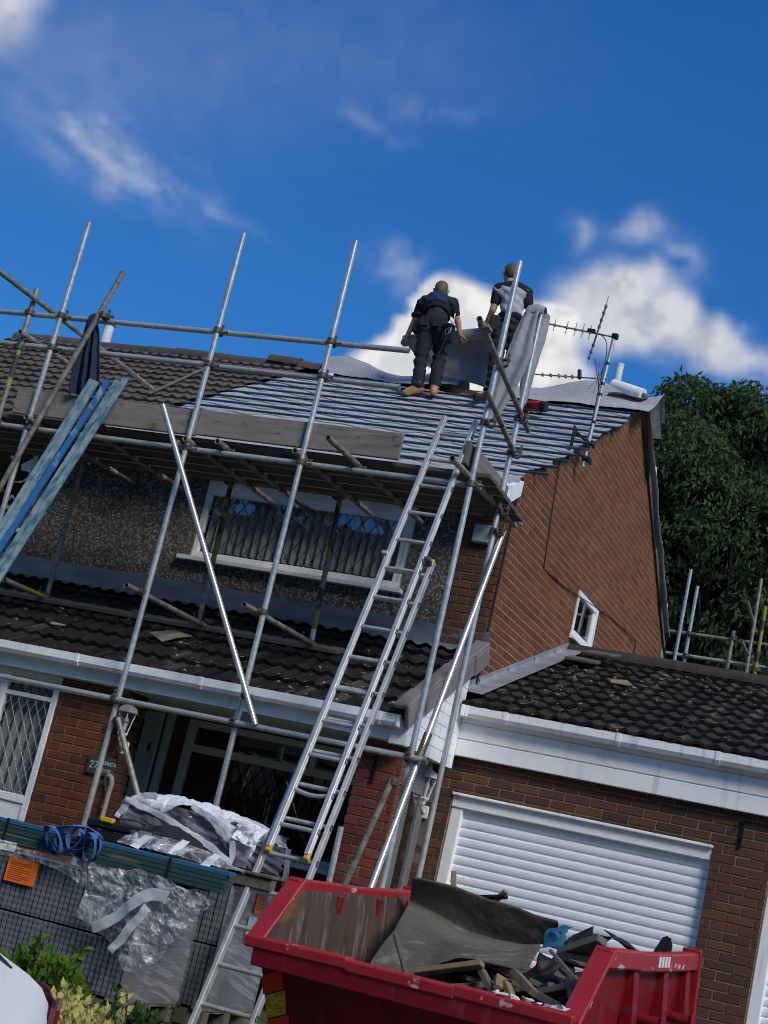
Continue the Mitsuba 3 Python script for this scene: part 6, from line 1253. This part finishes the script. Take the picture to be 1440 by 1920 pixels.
for x, z in ((0.19, 5.96), (0.2, 5.64), (0.8, 5.98), (1.07, 6.13), (1.09, 5.76), (1.2, 5.6)): part(rs, 'coupler', COUP, 'clamp_steel', M=mat((x, 8.5, z)))

# ------------------------------------------------------------------ plants
def leaves(centres, normals, L, W_, seed, droop=0.35):
    g = np.random.default_rng(seed); n = len(centres); d = normals / (np.linalg.norm(normals, axis=1, keepdims=True) + 1e-9)
    s = np.cross(d, g.normal(size=(n, 3))); s /= np.linalg.norm(s, axis=1, keepdims=True); up_ = np.cross(s, d)
    l = L * g.uniform(0.7, 1.25, n)[:, None]; w = W_ * g.uniform(0.7, 1.2, n)[:, None]
    a = centres; m_ = centres + d * l * 0.5 + up_ * l * 0.08; e = centres + d * l - up_ * l * droop * 0.5
    q = centres + d * l * 0.22
    v = np.stack([a, m_ - s * w * 0.5, m_ + s * w * 0.5 , m_ - up_ * w * 0.12, e], 1).reshape(-1, 3)
    o = (np.arange(n) * 5)[:, None]
    f = np.concatenate([o + np.array([[0, 3, 1]]), o + np.array([[0, 2, 3]]), o + np.array([[1, 3, 4]]), o + np.array([[3, 2, 4]])])
    return mesh(v, f)
def clump_points(c, r, n, g, shell=0.55):
    d = g.normal(size=(n, 3)); d /= np.linalg.norm(d, axis=1, keepdims=True); rad = g.uniform(shell ** 3, 1, n) ** (1 / 3)
    return np.asarray(c) + d * rad[:, None] * np.asarray(r), d
def tree(label, base, crown, nclump, nleaf, seed, cr=(1.1, 1.1, 0.9), gaps=0.0, tops=()):
    g = np.random.default_rng(seed); k = thing('tree', label, 'tree')
    base = np.array(base, float); cc, R3 = np.array(crown[0], float), np.array(crown[1], float)
    limbs = []; fork = base + (cc - base) * 0.5
    limbs.append(hose(curve([base, base + (fork - base) * 0.5 + [0.1, 0, 0], fork], 10), np.linspace(0.26, 0.18, 10), 10))
    P_, N_ = [], []
    for i in range(nclump):
        d = g.normal(size=3); d /= np.linalg.norm(d); d[2] = d[2] * 0.9 + 0.12; c = cc + d * R3 * g.uniform(0.45, 1.0) ** 0.6
        if i % 2 == 0: 
            mid = (fork + c) / 2 + g.normal(size=3) * 0.25; limbs.append(hose(curve([fork, mid, c], 9), np.linspace(0.11, 0.02, 9), 6))
        r = np.array(cr) * g.uniform(0.6, 1.15); pts, nn = clump_points(c, r, nleaf, g, 0.5)
        keep = meshkit.noise(pts * 1.9 + seed, seed) > 0.30 + gaps; P_.append(pts[keep]); nn = nn[keep] * 0.5 + np.array([0, 0, -0.75]) + g.normal(size=(keep.sum(), 3)) * 0.35; N_.append(nn)
    for x, y, z, r in tops:
        pts, nn = clump_points((x, y, z), (r, r, r * 0.9), int(nleaf * 0.6), g, 0.3); P_.append(pts); N_.append(nn * 0.5 + np.array([0, 0, -0.75]) + g.normal(size=nn.shape) * 0.35)
    part(k, 'trunk', cat(limbs), 'bark', True)
    part(k, 'crown', leaves(np.concatenate(P_), np.concatenate(N_), 0.155, 0.056, seed, 0.6), 'tree_leaf', kind='stuff')
    return k
tree('large dark green broadleaf tree rising right behind the gable', (-0.6, 13.5, 0.3), ((-0.75, 13.3, 8.3), (2.3, 1.9, 2.75)), 120, 900, 3, (0.85, 0.85, 0.6), 0.03, ((-1.35, 13, 11.0, 0.5), (-2.45, 13, 10.6, 0.5), (-1.9, 13, 10.4, 0.7), (-0.6, 13, 10.9, 0.55), (-2.6, 13, 9.6, 0.8), (0.3, 13.2, 10.6, 0.6)))
tree('dark green broadleaf tree cut off by the right edge of the picture', (2.6, 14.5, 0.3), ((2.3, 14.3, 8.1), (2.3, 1.9, 2.75)), 112, 900, 4, (0.85, 0.85, 0.6), 0.03)
tree('dark shaded tree low down behind the rear scaffold tubes', (0.9, 17.0, 0.3), ((0.4, 17.0, 6.4), (3.6, 1.3, 2.6)), 70, 760, 8, (1.0, 1.0, 0.9), 0.02)

def shrub(label, c, r, n, m, L, W_, seed, sprigs=0):
    g = np.random.default_rng(seed); k = thing('shrub', label, 'shrub'); c, r = np.array(c, float), np.array(r, float)
    P_, N_ = [], []
    for i in range(int(14)):
        d = g.normal(size=3); d /= np.linalg.norm(d); d[2] = abs(d[2]); cc = c + d * r * 0.72; p, nn = clump_points(cc, r * 0.42, n // 14, g, 0.4); P_.append(p); N_.append(nn * 0.9 + np.array([0, 0, 0.55]) + g.normal(size=p.shape) * 0.4)
    stems = [hose(curve([c * [1, 1, 0] + [g.normal() * .06, g.normal() * .06, 0.3], c + g.normal(size=3) * r * 0.3, c + np.array([g.uniform(-1, 1), g.uniform(-1, 1), 0.8]) * r], 8), np.linspace(0.012, 0.003, 8), 5) for _ in range(12)]
    for i in range(sprigs):
        b = c + np.array([g.uniform(-.8, .6), g.uniform(-.5, .3), 0.75]) * r; t = b + np.array([g.uniform(-.03, .06), 0, g.uniform(.12, .24)]); stems.append(hose([b, (b + t) / 2 + [.01, 0, 0], t], 0.003, 5)); q = b + (t - b) * g.uniform(0.3, 1.05, 12)[:, None]; P_.append(q); N_.append(g.normal(size=(12, 3)) + [0, 0, .6])
    part(k, 'stems', cat(stems), 'bark', True)
    part(k, 'foliage', leaves(np.concatenate(P_), np.concatenate(N_), L, W_, seed, 0.2), m, kind='stuff'); return k
shrub('bright green leafy shrub behind the white car', (0.62, -7.12, 0.56), (0.48, 0.34, 0.40), 5600, 'shrub_leaf', 0.050, 0.032, 5, 8)
shrub('yellow variegated shrub in front of the green ones', (1.06, -7.42, 0.47), (0.32, 0.24, 0.42), 3600, 'shrub_leaf_gold', 0.040, 0.026, 6, 1)
shrub('dark green small leaved shrub at the right of the yellow one', (1.10, -6.85, 0.42), (0.34, 0.28, 0.40), 3600, 'shrub_leaf_dark', 0.040, 0.025, 7, 3)

# ------------------------------------------------------------------ car at the kerb
ca = thing('parked_car', 'white hatchback, only its rear corner with dark window and red tail light in view', 'car')
CARM = mat((1.645, -8.65, 0.05), rz=math.radians(180 + 29))   # local x runs forward from the tail, y across away from the camera
def resample(poly, n=160):
    p = np.array(poly + poly[:1], float); s = np.concatenate([[0], np.cumsum(np.linalg.norm(np.diff(p, axis=0), axis=1))]); t = np.linspace(0, s[-1], n, endpoint=False)
    return np.column_stack([np.interp(t, s, p[:, 0]), np.interp(t, s, p[:, 1])])
outline = [(0.02, 0.35), (0.0, 0.55), (0.0, 0.80), (0.01, 0.96), (0.05, 1.02), (0.12, 1.055), (0.23, 1.10), (0.42, 1.20), (0.62, 1.29), (0.9, 1.375), (1.3, 1.43), (1.9, 1.44), (2.4, 1.36), (2.9, 1.05), (3.2, 0.97), (3.7, 0.88), (3.9, 0.75), (3.95, 0.45), (3.9, 0.28), (3.45, 0.24), (0.5, 0.24)]
O = resample(outline); O = 0.5 * O + 0.25 * (np.roll(O, 1, 0) + np.roll(O, -1, 0))
tg = np.roll(O, -1, 0) - np.roll(O, 1, 0); nn = np.column_stack([-tg[:, 1], tg[:, 0]]); nn /= np.linalg.norm(nn, axis=1, keepdims=True)
ctr = O.mean(0); nn *= np.sign(((ctr - O) * nn).sum(1).mean())
secs = []
for y, d in ((0.0, 0.10), (0.012, 0.06), (0.035, 0.03), (0.08, 0.008), (0.16, 0.0), (0.85, -0.012), (1.54, 0.0), (1.62, 0.008), (1.665, 0.03), (1.69, 0.06), (1.70, 0.10)):
    q = O + nn * d; hgt = np.clip((q[:, 1] - 0.95) / 0.45, 0, 1); yy = y + (0.85 - y) * 0.20 * hgt
    secs.append(np.column_stack([q[:, 0], yy, q[:, 1]]))
n_ = len(O); v = np.concatenate(secs + [secs[0].mean(0)[None], secs[-1].mean(0)[None]]); f = []
for s in range(len(secs) - 1):
    for i in range(n_):
        j = (i + 1) % n_; f += [[s * n_ + i, s * n_ + j, (s + 1) * n_ + j], [s * n_ + i, (s + 1) * n_ + j, (s + 1) * n_ + i]]
e = len(secs) * n_
for i in range(n_):
    j = (i + 1) % n_; f += [[e, j, i], [e + 1, e - n_ + i, e - n_ + j]]
cm = mesh(v, f); cm.fix_normals()
part(ca, 'body', moved(cm, CARM), 'car_white', True)
def side_patch(poly, off, m, name, t=0.004):
    """patch following the car's near flank, poly in (along, up)"""
    pg = Polygon(poly); tri = trimesh.creation.extrude_polygon(pg, t, engine='earcut').subdivide().subdivide(); w = np.array(tri.vertices)
    hgt = np.clip((w[:, 1] - 0.95) / 0.45, 0, 1); base = np.interp(w[:, 0], [0, 0.02, 0.06, 0.12], [0.10, 0.05, 0.012, 0.0]); base = base + (0.85 - base) * 0.20 * hgt
    q = np.column_stack([w[:, 0], base - off - w[:, 2], w[:, 1]]); return part(ca, name, moved(mesh(q, tri.faces), CARM), m, 30)
ks = [i for i in range(n_) if 0.15 < O[i, 0] < 0.70 and O[i, 1] > 1.0]; ks = sorted(ks, key=lambda i: O[i, 0]); q = O[ks] - nn[ks] * 0.004
yy_ = np.linspace(0.20, 1.50, 9); Pg = np.stack([np.column_stack([q[:, 0], np.where(True, y + (0.85 - y) * 0.20 * np.clip((q[:, 1] - 0.95) / 0.45, 0, 1), 0) + (0.12 * np.clip((0.25 - q[:, 0]) / 0.1, 0, 1) ** 2 if y == yy_[0] else 0), q[:, 1]]) for y in yy_], 1)
part(ca, 'rear_window', moved(sheet(Pg, 0.003), CARM), 'car_glass', True)
side_patch([(0.0, 0.70), (0.10, 0.70), (0.085, 0.90), (0.09, 1.02), (0.045, 1.015), (0.0, 0.965)], 0.010, 'lamp_red', 'tail_light', 0.012)
part(ca, 'tail_light_end', moved(cbox(0.03, 0.26, 0.26, 0.012), CARM @ mat((-0.004, 0.22, 0.86))), 'lamp_red', 30)
part(ca, 'bumper', moved(cbox(0.12, 1.62, 0.28, 0.04), CARM @ mat((0.03, 0.85, 0.47))), 'car_white', 40)
for x in (0.68, 3.2):
    for y in (0.10, 1.60):
        w = part(ca, 'wheel', moved(lathe([(0.001, -0.09), (0.19, -0.09), (0.28, -0.095), (0.305, -0.07), (0.305, 0.07), (0.28, 0.095), (0.19, 0.09), (0.001, 0.09)], 28), CARM @ mat((x, y, 0.305), rx=math.pi / 2)), 'rubber', 40)
        part(w, 'rim', moved(lathe([(0.001, 0.10), (0.06, 0.10), (0.17, 0.085), (0.19, 0.098), (0.195, 0.09)], 20), CARM @ mat((x, y, 0.305), rx=math.pi / 2 * (1 if y < 1 else -1))), 'aluminium', 40)

# ------------------------------------------------------------------ houses over the road, behind the viewpoint: they show only as reflections
for i, (x, lb) in enumerate(((-24, 'brick house over the road, leftmost of three'), (-4, 'brick house over the road, middle of three'), (17, 'brick house over the road, rightmost of three'))):
    k = thing('opposite_house', lb, 'house', 'houses over the road'); y = -38 - i % 2
    part(k, 'wall', cat(box(x - 7, x + 7, y - 8, y, 0, 5.3)), 'mortar' if i == 1 else 'dark_mortar')
    part(k, 'roof', prism([(y - 8.4, 5.25), (y + 0.4, 5.25), (y - 4, 8.2)], 'x', x - 7.2, x + 7.2), 'weathered_brown_tile')
    for q in range(4):
        for z in (1.1, 3.5): part(k, 'window', box(x - 5.6 + q * 3.1, x - 3.9 + q * 3.1, y - 0.1, y + 0.03, z, z + 1.2), 'car_glass')
for i, x in enumerate((-36, -14, 6.5, 28)):
    shrub(f'clipped hedge over the road, {["leftmost", "second from the left", "third from the left", "rightmost"][i]} of four', (x, -32, 1.3), (4.2, 1.5, 2.4), 900, 'shrub_leaf_dark', 0.5, 0.35, 30 + i)

for i, (x, lb) in enumerate(((-34, 'tall tree beyond the houses over the road, leftmost'), (-14, 'tall tree beyond the houses over the road, second from the left'), (5, 'tall tree beyond the houses over the road, third from the left'), (24, 'tall tree beyond the houses over the road, rightmost'))):
    g_ = np.random.default_rng(90 + i); k = thing('tree', lb, 'tree', 'trees over the road'); part(k, 'trunk', hose(curve([(x, -52, 0), (x + .3, -52, 5), (x, -52, 11)], 8), np.linspace(.4, .15, 8), 8), 'bark', True)
    P_, D_ = zip(*[clump_points((x + g_.normal() * 4.5, -52 + g_.normal() * 2, 11.5 + g_.normal() * 3.2), (3.2, 3, 2.6), 110, g_, 0.3) for _ in range(26)]); part(k, 'crown', leaves(np.concatenate(P_), np.concatenate(D_), 1.5, 1.1, 91 + i), 'tree_leaf', kind='stuff')
